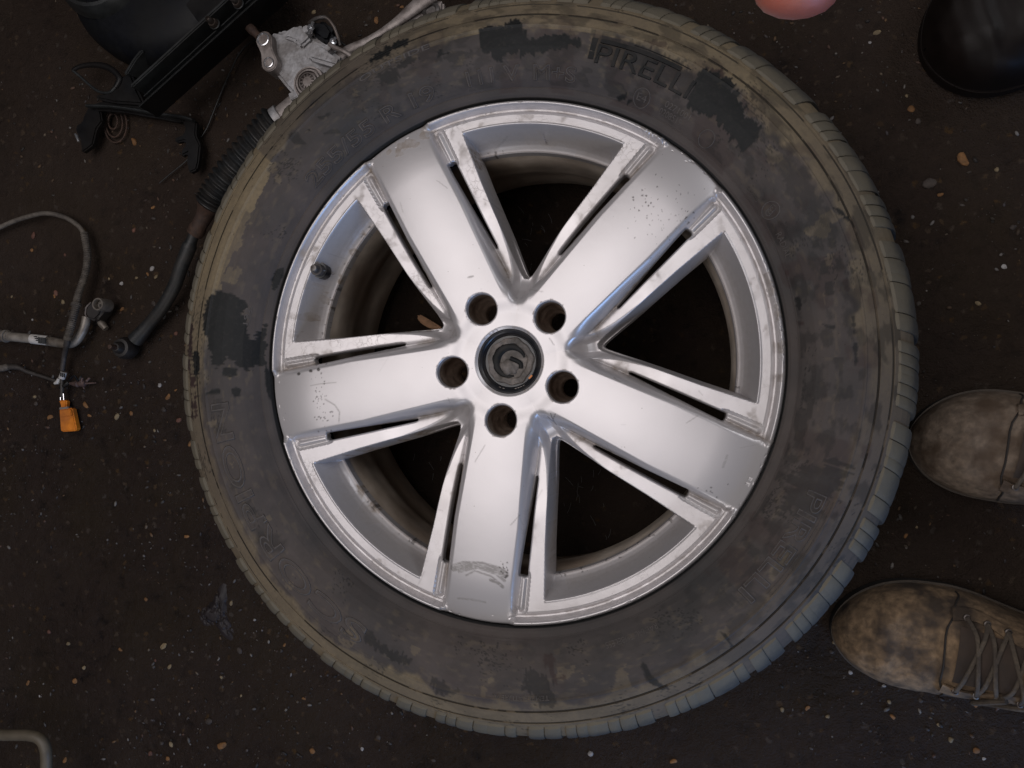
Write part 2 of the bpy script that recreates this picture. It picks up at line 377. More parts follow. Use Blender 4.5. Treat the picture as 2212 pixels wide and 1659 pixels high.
def height(x, y):
    r, u, v, ds, dsl, dlug, k = fields(x, y)
    wp = .0280 + .0056 * np.clip((u - .05) / .11, 0, 1)
    s = v - wp
    crown = -.0016 * np.clip(v / wp, 0, 1.2) ** 2
    hp = np.where(r > .200, -.0048 * (np.clip(r - .205, 0, 1) / .050) ** 2.0, 0) + crown
    hp = hp - .0026 * np.clip((r - .095) / .1, 0, 2) ** 2
    hub = -.0022 * sm(.062, .046, r) - .0020 * np.clip((.0350 - r) / .0030, 0, 1) ** 2
    hp = hp + hub
    arm_ = -.0120 - .0085 * sm(.155, .088, r)
    arm_ = arm_ + (-.0030 - arm_) * sm(.090, .058, r)
    ve = np.interp(u, [.044, .050, .056, .062, .068, .074, .080, .086, .092, .098, .106, .116, .130, .2], [.0200, .0248, .0290, .0328, .0362, .0392, .0418, .0441, .0461, .0478, .0496, .0512, .0528, .0600])
    val = -.0285 + .0245 * sm(.086, .047, r) ** 1.15
    ha = arm_ + (val - arm_) * sm(-.0015, .0080, v - ve) * sm(.130, .098, u)
    haw = ha
    # groove that runs on from the slot towards the hub
    gr = np.exp(-((v - wp - .0045) / .0032) ** 2) * sm(.060, .085, u) * sm(.245, .236, u)
    ha = ha - .0032 * gr
    # arm gently crowned, rounded towards the window
    # outer ring: flat, groove, ridge, outer edge
    lip = np.interp(r, [.0, .2430, .2448, .2468, .2484, .2496, .2508, .2518, .2528, .2540, .2552, .2568, .2585],
                    [0, 0, -.0008, -.0022, -.0016, .0014, .0050, .0066, .0070, .0060, .0036, -.0014, -.0110])
    ha = ha + lip
    # the rounded nub that closes the slot towards the rim
    dn = seg_dist(u, v, (.2045, .0392), (.2355, .0405))
    nub = .0030 * np.cos(np.clip(dn / .0042, 0, 1) * PI / 2) ** 1.5 - .0014 - .0008 * np.exp(-((dn - .0048) / .0012) ** 2)
    nub = nub * (dn < .0075)
    ha = ha + np.where(u > .2, nub, 0)
    wd = 1 + .35 * sm(.15, .085, r)
    W = np.clip((s + .0040) / (.0082 * wd), 0, 1) ** 1.75; W = W * W * (1.6 - .6 * W) if False else np.where(W > .88, .88 + .12 * np.sin(np.clip((W - .88) / .12, 0, 1) * PI / 2), W)
    hubmix = sm(.050, .074, r)
    W = W * (.15 + .85 * hubmix)
    # where the panel runs over the rim edge it ends in a soft outer roll
    hp = hp - .012 * np.clip((r - .2535) / .005, 0, 1) ** 2
    h = hp + (ha - hp) * W
    # window pocket
    inside = np.maximum(ds, r - .2345)
    conc = np.interp(r, [.2, .2130, .2145, .2175, .2205, .2235, .2270, .2310, .2335, .2345],
                     [-.0450, -.0447, -.0440, -.0425, -.0400, -.0350, -.0275, -.0185, -.0125, -.0110])
    edge = smax(ds, (r - .2345), .004)
    rounding = -.0012 * np.clip((edge + .0022) / .0022, 0, 1) ** 2
    wallh = haw - .0012 - 8.5 * np.clip(-ds, 0, 1)
    pocket = smax(conc, wallh, .0035)
    h = np.where(inside < 0, np.minimum(h, pocket), h + rounding * sm(.35, .75, W))
    # slot edge rounding
    h = h - .0012 * np.clip((.0014 - dsl) / .0014, 0, 1) ** 2 * (v > .037)
    h = h - .0008 * np.clip((.0016 - dlug) / .0016, 0, 1) ** 2
    return h, W
def holes(x, y):
    r, u, v, ds, dsl, dlug, k = fields(x, y)
    dh = np.maximum(ds + .0034, r - .2142)
    return np.minimum.reduce([dh, dsl, dlug, r * 0 + 1])
Xg = Rg * np.cos(Ag + PH); Yg = Rg * np.sin(Ag + PH)
D = holes(Xg, Yg)
ii = np.arange(NR * NT_).reshape(NR, NT_); i2 = np.roll(ii, -1, axis=1)
Q = np.stack([ii[:-1], ii[1:], i2[1:], i2[:-1]], -1).reshape(-1, 4)
x = Xg.ravel().copy(); y = Yg.ravel().copy()
cx = x[Q].mean(1); cy = y[Q].mean(1)
Q = Q[holes(cx, cy) > 0]
# boundary vertices onto the exact outline
e = np.concatenate([Q[:, [0, 1]], Q[:, [1, 2]], Q[:, [2, 3]], Q[:, [3, 0]]]); es = np.sort(e, 1)
key = es[:, 0].astype(np.int64) * (NR * NT_) + es[:, 1]
uq, inv, cnt = np.unique(key, return_inverse=True, return_counts=True)
be = e[cnt[inv] == 1]
bv = np.unique(be); rb = np.hypot(x[bv], y[bv]); bv = bv[(rb > .0320) & (rb < .258)]
for it in range(3):
    d = holes(x[bv], y[bv]); h_ = 2e-4
    gx = (holes(x[bv] + h_, y[bv]) - holes(x[bv] - h_, y[bv])) / (2 * h_); gy = (holes(x[bv], y[bv] + h_) - holes(x[bv], y[bv] - h_)) / (2 * h_)
    g2 = gx * gx + gy * gy + 1e-6; st = np.clip(d, -.002, .002)
    x[bv] -= st * gx / np.maximum(g2, .5); y[bv] -= st * gy / np.maximum(g2, .5)
hh, WW = height(x, y)
z = Z0 + hh
# small dents of an old kerbed rim
ang = np.arctan2(y, x); rad = np.hypot(x, y)
kerb = ((np.degrees(ang) % 360 > 358) | (np.degrees(ang) % 360 < 16)) & (rad > .249)
kerb2 = (np.degrees(ang) % 360 > 54) & (np.degrees(ang) % 360 < 59) & (rad > .249)
kn = vnoise(ang * 260, rad * 500, 2)
z = z - np.where(kerb, .0013 * np.clip(kn - .45, 0, 1) * 2, 0) - np.where(kerb2, .0022 * np.clip(kn - .3, 0, 1) * 1.5, 0)
kb = (vnoise(ang * 90, rad * 300, 5) > .86) & (rad > .2475); z = z - np.where(kb, .0006, 0)
V = np.stack([x, y, z], -1)
# skirts below the hole outlines
bemask = np.isin(be[:, 0], bv) & np.isin(be[:, 1], bv); sk = be[bemask]
d_, gx_, gy_ = 0, None, None
used = np.unique(sk); mp = -np.ones(len(V), int)
r_, u_, v_, ds_, dsl_, dlug_, k_ = fields(x[used], y[used])
depth = np.where(np.abs(dlug_) < .0015, .006, np.where(np.abs(dsl_) < .0015, .008, .010))
h_ = 3e-4
gx = (holes(x[used] + h_, y[used]) - holes(x[used] - h_, y[used])) / (2 * h_); gy = (holes(x[used], y[used] + h_) - holes(x[used], y[used] - h_)) / (2 * h_)
lvls = []
base_n = len(V)
for li, fr in enumerate((.12, 1.0)):
    mp_l = -np.ones(base_n, int); mp_l[used] = len(V) + np.arange(len(used))
    nv = np.stack([x[used] - gx * .0006 * fr, y[used] - gy * .0006 * fr, z[used] - depth * fr], -1)
    V = np.concatenate([V, nv]); lvls.append(mp_l)
s1 = np.stack([sk[:, 1], sk[:, 0], lvls[0][sk[:, 0]], lvls[0][sk[:, 1]]], -1)
s2 = np.stack([lvls[0][sk[:, 1]], lvls[0][sk[:, 0]], lvls[1][sk[:, 0]], lvls[1][sk[:, 1]]], -1)
Qa = np.concatenate([Q, s1, s2])
# normals over the whole surface
def vnormals(V, Q):
    fn = np.cross(V[Q[:, 2]] - V[Q[:, 0]], V[Q[:, 3]] - V[Q[:, 1]])
    N = np.zeros_like(V)
    for c in range(4):
        for ax in range(3): N[:, ax] += np.bincount(Q[:, c], weights=fn[:, ax], minlength=len(V))
    return N / (np.linalg.norm(N, axis=1, keepdims=True) + 1e-12)
Nn = vnormals(V, Qa)
# masks: grime, arm cracks, scuffs, chips
x, y, z = V.T
r_, u_, v_, ds_, dsl_, dlug_, k_ = fields(x, y)
_, Wm = height(x, y)
angd = np.degrees(np.arctan2(y, x)) % 360
n1 = fbm(x * 100 + 5, y * 100, 5, 1); n2 = fbm(x * 24, y * 24 + 3, 4, 3); n3 = fbm(x * 260, y * 260, 3, 2)
inpocket = (ds_ < 0) & (r_ < .2345)
gr = np.zeros(len(V))
gr += .9 * inpocket * sm(.2230, .2150, r_) * sm(.50, .66, n1) * (angd > 100) * (angd < 260)
gr += .55 * inpocket * (n2 > .40) * sm(.235, .222, r_) * .5
gr += np.where((Wm > .8) & (r_ < .243) & ~inpocket, .36 * sm(.58, .76, n1) * sm(.42, .6, n2), 0)
gr += .5 * np.exp(-((v_ - .0375) / .0035) ** 2) * (u_ > .075) * (Wm > .4) * sm(.42, .6, n2)
gr += .35 * np.exp(-((r_ - .2465) / .0015) ** 2) * (Wm > .5) * sm(.4, .6, n1)
gr += np.clip(.45 * (np.abs(angd - 182) < 24) * inpocket * sm(.55, .62, n1), 0, 1)
kz = ((angd > 355) | (angd < 18)) & (r_ > .2490) & (r_ < .2575); gr += np.where(kz, .55 * sm(.45, .6, n1), 0)
kz2 = (angd > 54) & (angd < 60) & (r_ > .2480); gr += np.where(kz2, .5 * sm(.45, .6, n1), 0)
oldend = (angd > 108) & (angd < 126) & (r_ > .236) & (Wm < .4); gr += np.where(oldend, .7 * sm(.58, .66, n1), 0)
gr += .55 * np.exp(-((Wm - .86) / .10) ** 2) * (u_ > .07) * (u_ < .25) * sm(.38, .60, n2) * ~inpocket
gr = np.clip(gr, 0, .92)
arm = np.where((Wm > .9) & (r_ < .2445) & ~inpocket & (r_ > .10), .9, 0.0)
sector_ok = (angd > 55) & (angd < 215); arm = arm * np.where(sector_ok, 1.0, .28)
scuff = np.zeros(len(V)); chip = np.zeros(len(V))
def stroke(pts, wpx, amt, arr, zz=.246, streak=True):
    q = PP(pts, zz); wd = wpx * .00042
    bb = (x > min(p[0] for p in q) - .02) & (x < max(p[0] for p in q) + .02) & (y > min(p[1] for p in q) - .02) & (y < max(p[1] for p in q) + .02)
    i = np.nonzero(bb)[0]
    dd = np.full(len(i), 1.0)
    for a, b in zip(q[:-1], q[1:]): dd = np.minimum(dd, seg_dist(x[i], y[i], a, b))
    val = amt * np.clip((wd - dd) / .0006 + .3, 0, 1)
    if streak: val = val * np.clip(.3 + 1.3 * vnoise(x[i] * 420, y[i] * 1400, 1), 0, 1)
    arr[i] = np.maximum(arr[i], val)
# long scuff across the lower spoke, thin arcs under it
stroke([(978, 1228), (1000, 1221), (1040, 1222), (1075, 1232), (1090, 1242)], 9, .9, scuff)
stroke([(990, 1236), (1030, 1226), (1070, 1240), (1088, 1256)], 4, .8, scuff)
stroke([(1005, 1244), (1025, 1234), (1060, 1246), (1085, 1268)], 2.5, .8, scuff)
stroke([(1058, 1254), (1076, 1262), (1084, 1270)], 4, .95, scuff)
stroke([(985, 1296), (1015, 1298), (1045, 1304)], 2.6, .7, scuff)
stroke([(700, 862), (722, 875), (732, 890), (730, 912)], 2, .6, scuff)
stroke([(668, 833), (690, 829), (725, 826)], 1.4, .6, scuff, streak=False)
stroke([(1571, 985), (1562, 1010)], 3, .5, scuff)
stroke([(1600, 968), (1645, 960)], 1.2, .3, scuff)
stroke([(1085, 545), (1105, 575)], 1.2, .0, scuff)
stroke([(1012, 600), (1022, 597)], 2.5, .7, scuff)
stroke([(1182, 900), (1196, 918), (1190, 912), (1200, 893)], 1.0, .9, chip, streak=False)
stroke([(1189, 893), (1196, 918)], 1.2, .8, chip, streak=False)
stroke([(1186, 730), (1196, 745)], 1.2, .6, chip, streak=False)
def dots(c, spread, n, rmin, rmax, arr=chip, amt=.85, seed=1, zz=.246):
    g = np.random.default_rng(seed)
    for i in range(n):
        px = c[0] + g.normal() * spread[0]; py = c[1] + g.normal() * spread[1]
        q = P(px, py, zz); rd = g.uniform(rmin, rmax) * .00042
        m = np.hypot((x - q[0]) * g.uniform(.7, 1.5), (y - q[1])) < rd + .0003
        arr[m & (Wm < .5)] = amt
dots((1440, 470), (40, 26), 46, .2, 1.1, seed=3, amt=.5)
dots((1400, 425), (20, 24), 20, .3, 1.4, seed=4, amt=.75)
dots((1500, 470), (18, 12), 16, .3, 1.2, seed=5, amt=.75)
dots((690, 850), (8, 40), 40, .5, 1.6, seed=6, amt=.6)
dots((700, 905), (10, 18), 18, .6, 1.6, seed=8, amt=.6)
dots((1480, 1085), (60, 20), 30, .6, 1.6, seed=9, amt=.6)
dots((1345, 1030), (14, 14), 14, .8, 2.0, seed=10, amt=.6)
dots((1090, 1235), (6, 10), 14, .8, 2, seed=11, amt=.7)
g_ = np.random.default_rng(21)
for q_ in range(46):     # hairline scratches all over the lacquer
    ra_, ta_ = g_.uniform(.07, .245), g_.uniform(0, 2 * PI); tb_ = g_.uniform(0, PI); ll_ = g_.uniform(.004, .022)
    ax0, ay0 = ra_ * math.cos(ta_), ra_ * math.sin(ta_); m_ = np.nonzero(np.hypot(x - ax0, y - ay0) < ll_ + .002)[0]
    dd_ = seg_dist(x[m_], y[m_], (ax0 - math.cos(tb_) * ll_ / 2, ay0 - math.sin(tb_) * ll_ / 2), (ax0 + math.cos(tb_) * ll_ / 2, ay0 + math.sin(tb_) * ll_ / 2))
    scuff[m_] = np.maximum(scuff[m_], g_.uniform(.12, .5) * (dd_ < .00055))
for cxy in [(685, 797), (640, 806), (668, 800)]: dots(cxy, (1, 1), 1, 3, 4.4, seed=12)
for k in range(5):      # grit round the wheel bolt holes
    aL = PH + k * 2 * PI / 5; lx, ly = .0578 * math.cos(aL), .0578 * math.sin(aL)
    dl = np.hypot(x - lx, y - ly)
    gr = np.where((dl < .0172) & (n3 > .64), np.maximum(gr, .5), gr)
gr = np.where((r_ < .0348) & (n3 > .66), np.maximum(gr, .6), gr)
chip += np.where(inpocket & (r_ < .2175) & (n3 > .70) & (angd > 90) & (ds_ < -.008), .6, 0); chip = np.clip(chip, 0, 1)
# split into rim ring with hub and five spokes
cxq = x[Qa].mean(1); cyq = y[Qa].mean(1); rq = np.hypot(cxq, cyq)
kq = (np.round((np.arctan2(cyq, cxq) - PH) / (2 * PI / 5)).astype(int)) % 5
isp = (rq > .0785) & (rq < .2345)
# ring keeps pocket slope; slope sits outside side walls
rfq = fields(cxq, cyq); isp &= ~((rfq[3] < -.002) & (rfq[0] > .205))
def submesh(name, mask):
    q = Qa[mask]; us = np.unique(q); m = -np.ones(len(V), int); m[us] = np.arange(len(us))
    me = from_np(name, V[us], m[q])
    attr(me, 'grime', gr[us]); attr(me, 'arm', arm[us]); attr(me, 'scuff', scuff[us]); attr(me, 'chip', chip[us])
    me.polygons.foreach_set('use_smooth', [True] * len(me.polygons))
    me.normals_split_custom_set_from_vertices(Nn[us].tolist())
    return me
RIM = link('rim', submesh('rim', ~isp), M['silver'], WL)
for k in range(5):
    link('spoke', submesh('spoke', isp & (kq == k)), M['silver'], RIM)
# barrel
bar = [(.2150, .2040), (.2146, .1960), (.2120, .188), (.2108, .176), (.2100, .160), (.2104, .158), (.2100, .150), (.2112, .135), (.2160, .118), (.2205, .110), (.2220, .100), (.2222, .080), (.2215, .078), (.2225, .060), (.2240, .040), (.2286, .028), (.2330, .020), (.2370, .010), (.2430, .006), (.2445, .012)]
link('barrel', bm_mesh(lathe(bar, 220), 'barrel'), M['barrel'], WL)
# valve
vp = P(704, 589, .212)
b0 = Vector((vp[0], vp[1], Z0 + float(height(np.array([vp[0]]), np.array([vp[1]]))[0][0]) + .002))
link('valve_hole_rim', bm_mesh(tube([b0 - Vector((0, 0, .010)), b0 + Vector((.0002, 0, .0022))], [.0082, .0080], 28), 'valve_hole_rim'), M['capblack'], WL)
b0 = b0 + Vector((0, 0, .0028))
VS = link('valve_stem', bm_mesh(tube([b0 - Vector((0, 0, .012)), b0 + Vector((0, 0, .006)), b0 + Vector((0, 0, .0065))], [.0068, .0062, .0045], 24), 'valve_stem'), M['letter_dusty'], WL)
link('valve_cap', bm_mesh(tube([b0 + Vector((0, 0, .006)), b0 + Vector((.0015, 0, .0145)), b0 + Vector((.0016, 0, .0155))], [.0042, .0038, .0028], 18), 'valve_cap'), M['darksteel'], VS)
# bolt hole sleeves
for k in range(5):
    aL = PH + k * 2 * PI / 5; c = (.0578 * math.cos(aL), .0578 * math.sin(aL))
    pr = [(.01515, .2425), (.0149, .236), (.0146, .224), (.0140, .216), (.0128, .214), (.0118, .208), (.0102, .200), (.0095, .199), (.0093, .182)]
    link('bolt_hole', bm_mesh(lathe(pr, 40, c), 'bolt_hole'), M['lug'], RIM)
# unseen sleeve added behind the hub face to block light
link('hub_light_block', bm_mesh(lathe([(.0740, .222), (.0755, .215), (.0750, .165)], 90), 'hub_light_block'), M['barrel'], RIM)
# centre cap
CAP = link('centre_cap', bm_mesh(lathe([(.0318, .2385), (.0316, .2412), (.0308, .2420), (.0292, .2416), (.0275, .2400), (.0272, .2392), (.0268, .2398), (.0262, .2402), (.0256, .2392), (.0250, .2380), (.0, .2376)], 120), 'centre_cap'), M['capblack'], WL)
# caked disc and its badge stump: ring, inner swirl
bm = lathe([(.0232, .2374), (.0227, .2396), (.0218, .2403), (.0176, .2402), (.0166, .2392), (.0162, .2386), (.0, .2384)], 90)
for v in bm.verts:
    v.co.z += (vnoise(np.array(v.co.x * 260), np.array(v.co.y * 260), 3) - .5) * .0008
    a = math.atan2(v.co.y, v.co.x); rr_ = math.hypot(v.co.x, v.co.y)
    if rr_ > .01: f = 1 + .03 * math.sin(5 * a + 1) + .02 * math.sin(11 * a); v.co.x *= f; v.co.y *= f
link('badge_plate', bm_mesh(bm, 'badge_plate'), M['capgrime'], CAP)
def arc_pts(r, a0, a1, z, n=26, cx=0, cy=0): return [Vector((cx + r * math.cos(math.radians(a0 + (a1 - a0) * i / n)), cy + r * math.sin(math.radians(a0 + (a1 - a0) * i / n)), z)) for i in range(n + 1)]
bm = tube(arc_pts(.0145, 15, 285, .2387), [.0010 + .0036 * math.sin(PI * i / 26) for i in range(27)], 10, flat=.5)
tube_into(bm, spline([(.000, .003, .2396), (.005, .001, .2400), (.010, -.002, .2398), (.0105, -.007, .2392)], 5), .0022, 10, flat=.6)
link('badge_recess', bm_mesh(bm, 'badge_recess'), M['letter_black'], CAP)
bm = bmesh.new(); bmesh.ops.create_icosphere(bm, subdivisions=4, radius=1)
for v in bm.verts:
    f = 1 + .12 * math.sin(7 * v.co.x + 3 * v.co.y); v.co = Vector((v.co.x * .0098 * f + -.001, v.co.y * .0075 * f - .0055, .2388 + v.co.z * .0022 * f))
link('badge_plate', bm_mesh(bm, 'badge_plate'), M['capgrime'], CAP)
bm = prism([(.0202 + a_, -.0152 + b_) for a_, b_ in ((-.0022, -.0014), (-.0008, -.0022), (.0022, .0010), (.0008, .0020))], .2396, .2409, .0002)
link('orange_chip', bm_mesh(bm, 'orange_chip'), M['orange'], CAP)
bm = bmesh.new()
for a_ in (-78, -72, -66, -60, -112, -104): 
    q = arc_pts(.0270, a_ - 2, a_ + 2, .2401, 4); tube_into(bm, q, .00035, 6)
o = link('cap_edge_chips', bm_mesh(bm, 'cap_edge_chips'), M['castalu_d'], CAP)

# ------------------------------------------------------------------ tyre
tp = [(.2570, .2300), (.2562, .2352), (.2572, .2388), (.2600, .2412), (.2650, .2432), (.2662, .2428), (.2668, .2436), (.2720, .2480), (.2800, .2530), (.2900, .2568), (.3000, .2585), (.3100, .2590),
      (.3180, .2588), (.3192, .2594), (.3205, .2596), (.3215, .2586), (.3260, .2575), (.3303, .2556), (.3310, .2532), (.3318, .2532), (.3326, .2548), (.3380, .2522), (.3430, .2496), (.3438, .2470), (.3446, .2470), (.3454, .2478),
      (.3500, .2440), (.3560, .2385), (.3620, .2310), (.3665, .2220), (.3695, .2100), (.3712, .1950), (.3722, .1750), (.3725, .1300), (.3722, .085), (.3712, .065), (.3680, .045), (.3600, .028), (.3450, .012), (.3200, .004), (.3000, .003), (.2800, .008), (.2600, .020), (.2450, .012), (.2430, .006)]
tp = np.array(tp)
L = np.concatenate([[0], np.cumsum(np.hypot(*np.diff(tp, axis=0).T))])
i_top = 33
fineL = np.arange(0, L[i_top], .0010); coarseL = np.linspace(L[i_top], L[-1], 40)
LL = np.unique(np.concatenate([fineL, L[:i_top], coarseL]))
pr_ = np.interp(LL, L, tp[:, 0]); pz_ = np.interp(LL, L, tp[:, 1])
# smooth the sidewall curve a little but keep the grooves
NTt = 1260
at = np.arange(NTt) * 2 * PI / NTt
Rt = np.repeat(pr_[:, None], NTt, 1); Zt = np.repeat(pz_[:, None], NTt, 1); At = np.repeat(at[None], len(LL), 0)
Xt = Rt * np.cos(At); Yt = Rt * np.sin(At)
topm = Zt > .2
wob = (fbm(Xt * 14, Yt * 14, 4, 2) - .5)
Zt = Zt + np.where(topm & (Rt > .268), wob * .0022, 0)
Zt = Zt + np.where(topm & (Rt > .268) & (Rt < .33), (fbm(Xt * 90, Yt * 90, 3, 6) - .5) * .0005, 0)
X_, Y_, Z_ = Xt.ravel(), Yt.ravel(), Zt.ravel(); R_ = Rt.ravel(); A_ = np.degrees(At.ravel())
nj = fbm(X_ * 110, Y_ * 110, 4, 1) - .5; nj2 = fbm(X_ * 45, Y_ * 45, 5, 3); nj3 = fbm(X_ * 12, Y_ * 12, 4, 5)
nspk = fbm(A_ * 2.4, R_ * 60, 3, 2) - .5
bare = np.zeros(len(X_)); red = np.zeros(len(X_))
Tm = Z_ > .2
def patch(pts, arr=bare, amt=1.0, jit=.006, soft=.0012, zz=.255, ox=0, oy=0, sc=None, src=None):
    if src: ox_, oy_, s_ = src; pts = [((ox_ + a / s_) / 1.8228, (oy_ + b / s_) / 1.8228) for a, b in pts]
    q = [(v[0], v[1]) for v in PP(pts, zz)]
    xs_ = [a for a, b in q]; ys_ = [b for a, b in q]
    i = np.nonzero(Tm & (X_ > min(xs_) - .02) & (X_ < max(xs_) + .02) & (Y_ > min(ys_) - .02) & (Y_ < max(ys_) + .02))[0]
    d = poly_sd(X_[i], Y_[i], q) + nj[i] * jit + nspk[i] * jit * 1.6
    arr[i] = np.maximum(arr[i], amt * np.clip(-d / soft + .5, 0, 1))
s7 = (700, 700, 1.383)
patch([(200, 620), (300, 625), (375, 665), (360, 750), (370, 850), (390, 860), (450, 800), (440, 1015), (400, 1015), (360, 1045), (330, 1010), (270, 965), (250, 1030), (200, 1020), (170, 900), (145, 790), (145, 740), (165, 660)], src=s7)
patch([(250, 1045), (270, 1030), (325, 1035), (325, 1075), (290, 1085), (250, 1075)], src=s7, jit=.002)
patch([(165, 1178), (195, 1152), (240, 1145), (243, 1175)], src=s7, jit=.002)
patch([(300, 1150), (320, 1138), (342, 1150), (340, 1185), (315, 1195), (300, 1175)], src=s7, jit=.002)
patch([(497, 605), (496, 550), (512, 500), (558, 475), (550, 520), (530, 575), (505, 610)], src=s7, jit=.002, zz=.25)
patch([(468, 1005), (490, 1090), (492, 1210), (478, 1180), (465, 1100)], src=s7, jit=.002, zz=.245)
patch([(70, 780), (88, 830), (90, 960), (80, 1060), (62, 1080), (50, 960), (62, 900)], src=s7, zz=.245, jit=.009, arr=red)
patch([(100, 950), (130, 960), (142, 1040), (110, 1090), (96, 1010)], src=s7, zz=.25)
patch([(60, 1080), (110, 1080), (118, 1290), (100, 1300), (92, 1150), (75, 1300), (66, 1200)], src=s7, zz=.25, jit=.008, arr=red)
patch([(205, 1205), (250, 1205), (255, 1260), (205, 1270)], src=s7, amt=.4); patch([(208, 1345), (270, 1345), (275, 1395), (215, 1390)], src=s7, amt=.45)
patch([(290, 1640), (360, 1635), (365, 1659), (300, 1700)], src=s7, amt=.4)
patch([(1040, 72), (1055, 60), (1085, 62), (1095, 50), (1120, 45), (1135, 62), (1145, 84), (1200, 78), (1250, 84), (1252, 102), (1190, 112), (1140, 118), (1130, 130), (1120, 116), (1095, 122), (1080, 136), (1060, 122), (1042, 100)])
s1_ = (1100, 0, 2.212)
patch([(740, 560), (860, 470), (900, 430), (1000, 345), (1110, 350), (1080, 400), (940, 480), (850, 520)], src=s1_, jit=.008)
patch([(880, 660), (1050, 560), (1200, 500), (1230, 520), (1060, 620), (1060, 700), (1000, 745), (920, 740), (900, 700)], src=s1_, amt=.75)
patch([(840, 270), (960, 250), (1020, 290), (900, 330)], src=s1_, amt=.6, zz=.24)
patch([(1400, 430), (1430, 430), (1440, 470), (1505, 465), (1430, 500), (1385, 515)], src=s1_, jit=.002)
patch([(1390, 520), (1500, 470), (1640, 470), (1750, 440), (1760, 500), (1500, 540)], src=s1_, amt=.45)
patch([(350, 1030), (460, 985), (470, 1010), (380, 1060)], src=s1_, amt=.7, jit=.003)
patch([(100, 1170), (150, 1160), (240, 1260), (170, 1270), (110, 1210)], src=s1_, amt=.6, jit=.003)
patch([(240, 1140), (290, 1125), (280, 1160)], src=s1_, amt=.9, jit=.002); patch([(400, 1170), (440, 1135), (510, 1130), (540, 1160), (440, 1180)], src=s1_, amt=.6, jit=.002)
patch([(0, 560), (90, 540), (200, 470), (260, 430), (330, 440), (300, 560), (260, 640), (120, 640)], src=(1300, 100, 2.212), amt=.3)
s2_ = (2250, 100, 2.765)
patch([(1380, 560), (1440, 510), (1520, 500), (1620, 530), (1720, 600), (1800, 720), (1850, 850), (1900, 1000), (2040, 1090), (2030, 1150), (2000, 1230), (1960, 1330), (1860, 1350), (1780, 1290), (1740, 1200), (1690, 1180), (1650, 1100), (1600, 1110), (1560, 1000), (1500, 980), (1420, 990), (1260, 880), (1300, 700)], src=s2_, jit=.009)
patch([(240, 100), (330, 90), (420, 110), (560, 170), (700, 240), (860, 290), (1000, 340), (1180, 410), (1330, 490), (1330, 620), (1240, 740), (1170, 800), (1120, 760), (1150, 690), (1040, 650), (980, 710), (850, 540), (700, 500), (660, 560), (640, 420), (520, 420), (440, 380), (320, 340), (240, 320), (210, 300)], src=s2_, amt=.5, jit=.008)
patch([(1480, 480), (1560, 450), (1660, 500), (1700, 620), (1560, 610), (1490, 570)], src=s2_, arr=red, amt=.9)
patch([(800, 180), (900, 190), (1000, 170), (1060, 210), (1040, 260), (900, 260)], src=s2_, arr=red, amt=.6)
patch([(1840, 760), (1920, 780), (2010, 900), (1990, 1020), (1900, 1010), (1850, 880)], src=s2_, arr=red, amt=.55)
patch([(480, 760), (600, 735), (610, 780), (500, 795)], src=s2_, jit=.002, zz=.25); patch([(590, 805), (650, 790), (680, 815), (600, 830)], src=s2_, jit=.002, zz=.25)
s3_ = (2800, 500, 1.843)
for q in ([(890, 955), (945, 955), (970, 1035), (915, 1045)], [(780, 985), (830, 980), (845, 1060), (795, 1065)], [(820, 1120), (870, 1115), (890, 1215), (830, 1225)], [(840, 815), (885, 815), (915, 885), (865, 890)], [(730, 830), (770, 825), (780, 870), (740, 880)], [(790, 670), (830, 670), (850, 735), (800, 740)]):
    patch(q, src=s3_, amt=.62, jit=.0025)
patch([(945, 1110), (990, 1105), (1000, 1195), (965, 1200)], src=s3_, amt=.8, jit=.0015, arr=red)
patch([(615, 1220), (640, 1210), (665, 1270), (650, 1325), (620, 1290)], src=s3_, amt=.9, jit=.002)
patch([(540, 1015), (575, 1020), (570, 1060), (540, 1050)], src=s3_, amt=.9, jit=.002, arr=red)
patch([(1000, 1360), (1040, 1360), (1050, 1500), (1020, 1530)], src=s3_, amt=.8, jit=.003); patch([(1030, 1580), (1045, 1570), (1055, 1700), (1040, 1720)], src=s3_, amt=.8, jit=.003)
patch([(800, 1430), (900, 1440), (890, 1470), (820, 1450)], src=s3_, amt=.8, jit=.002); patch([(630, 1405), (680, 1405), (680, 1425), (640, 1430)], src=s3_, amt=.8, jit=.002, arr=red)
patch([(930, 590), (1020, 680), (1000, 690), (930, 640), (880, 595)], src=s3_, amt=.95, jit=.002); patch([(915, 480), (945, 540), (910, 550)], src=s3_, amt=.95, jit=.002)
patch([(450, 230), (520, 200), (620, 300), (760, 480), (850, 650), (850, 760), (700, 700), (560, 480), (480, 340)], src=s3_, amt=.35)
patch([(1680, 760), (1900, 700), (1880, 900), (1790, 1000), (1700, 960)], amt=.0)
s4_ = (2600, 1800, 1.659)
patch([(870, 100), (1050, 40), (1230, 60), (1180, 200), (1050, 330), (900, 330), (800, 370), (830, 230)], src=s4_, amt=.55, jit=.012)
patch([(480, 640), (620, 660), (640, 760), (560, 860), (470, 760), (440, 690)], src=s4_, arr=red, amt=.45, soft=.008)
patch([(400, 890), (700, 880), (680, 960), (520, 960), (400, 930)], src=s4_, amt=.4, jit=.010, soft=.006)
patch([(380, 1120), (420, 1180), (460, 1240), (480, 1230), (440, 1150)], src=s4_, amt=.9, jit=.003)
s5_ = (1600, 2300, 2.011)
patch([(1100, 570), (1160, 560), (1180, 700), (1240, 730), (1200, 780), (1130, 700)], src=s5_, arr=red, amt=.7)
patch([(960, 680), (1120, 720), (1180, 860), (1210, 960), (1060, 960), (1020, 840), (930, 830)], src=s5_, amt=.6, jit=.008)
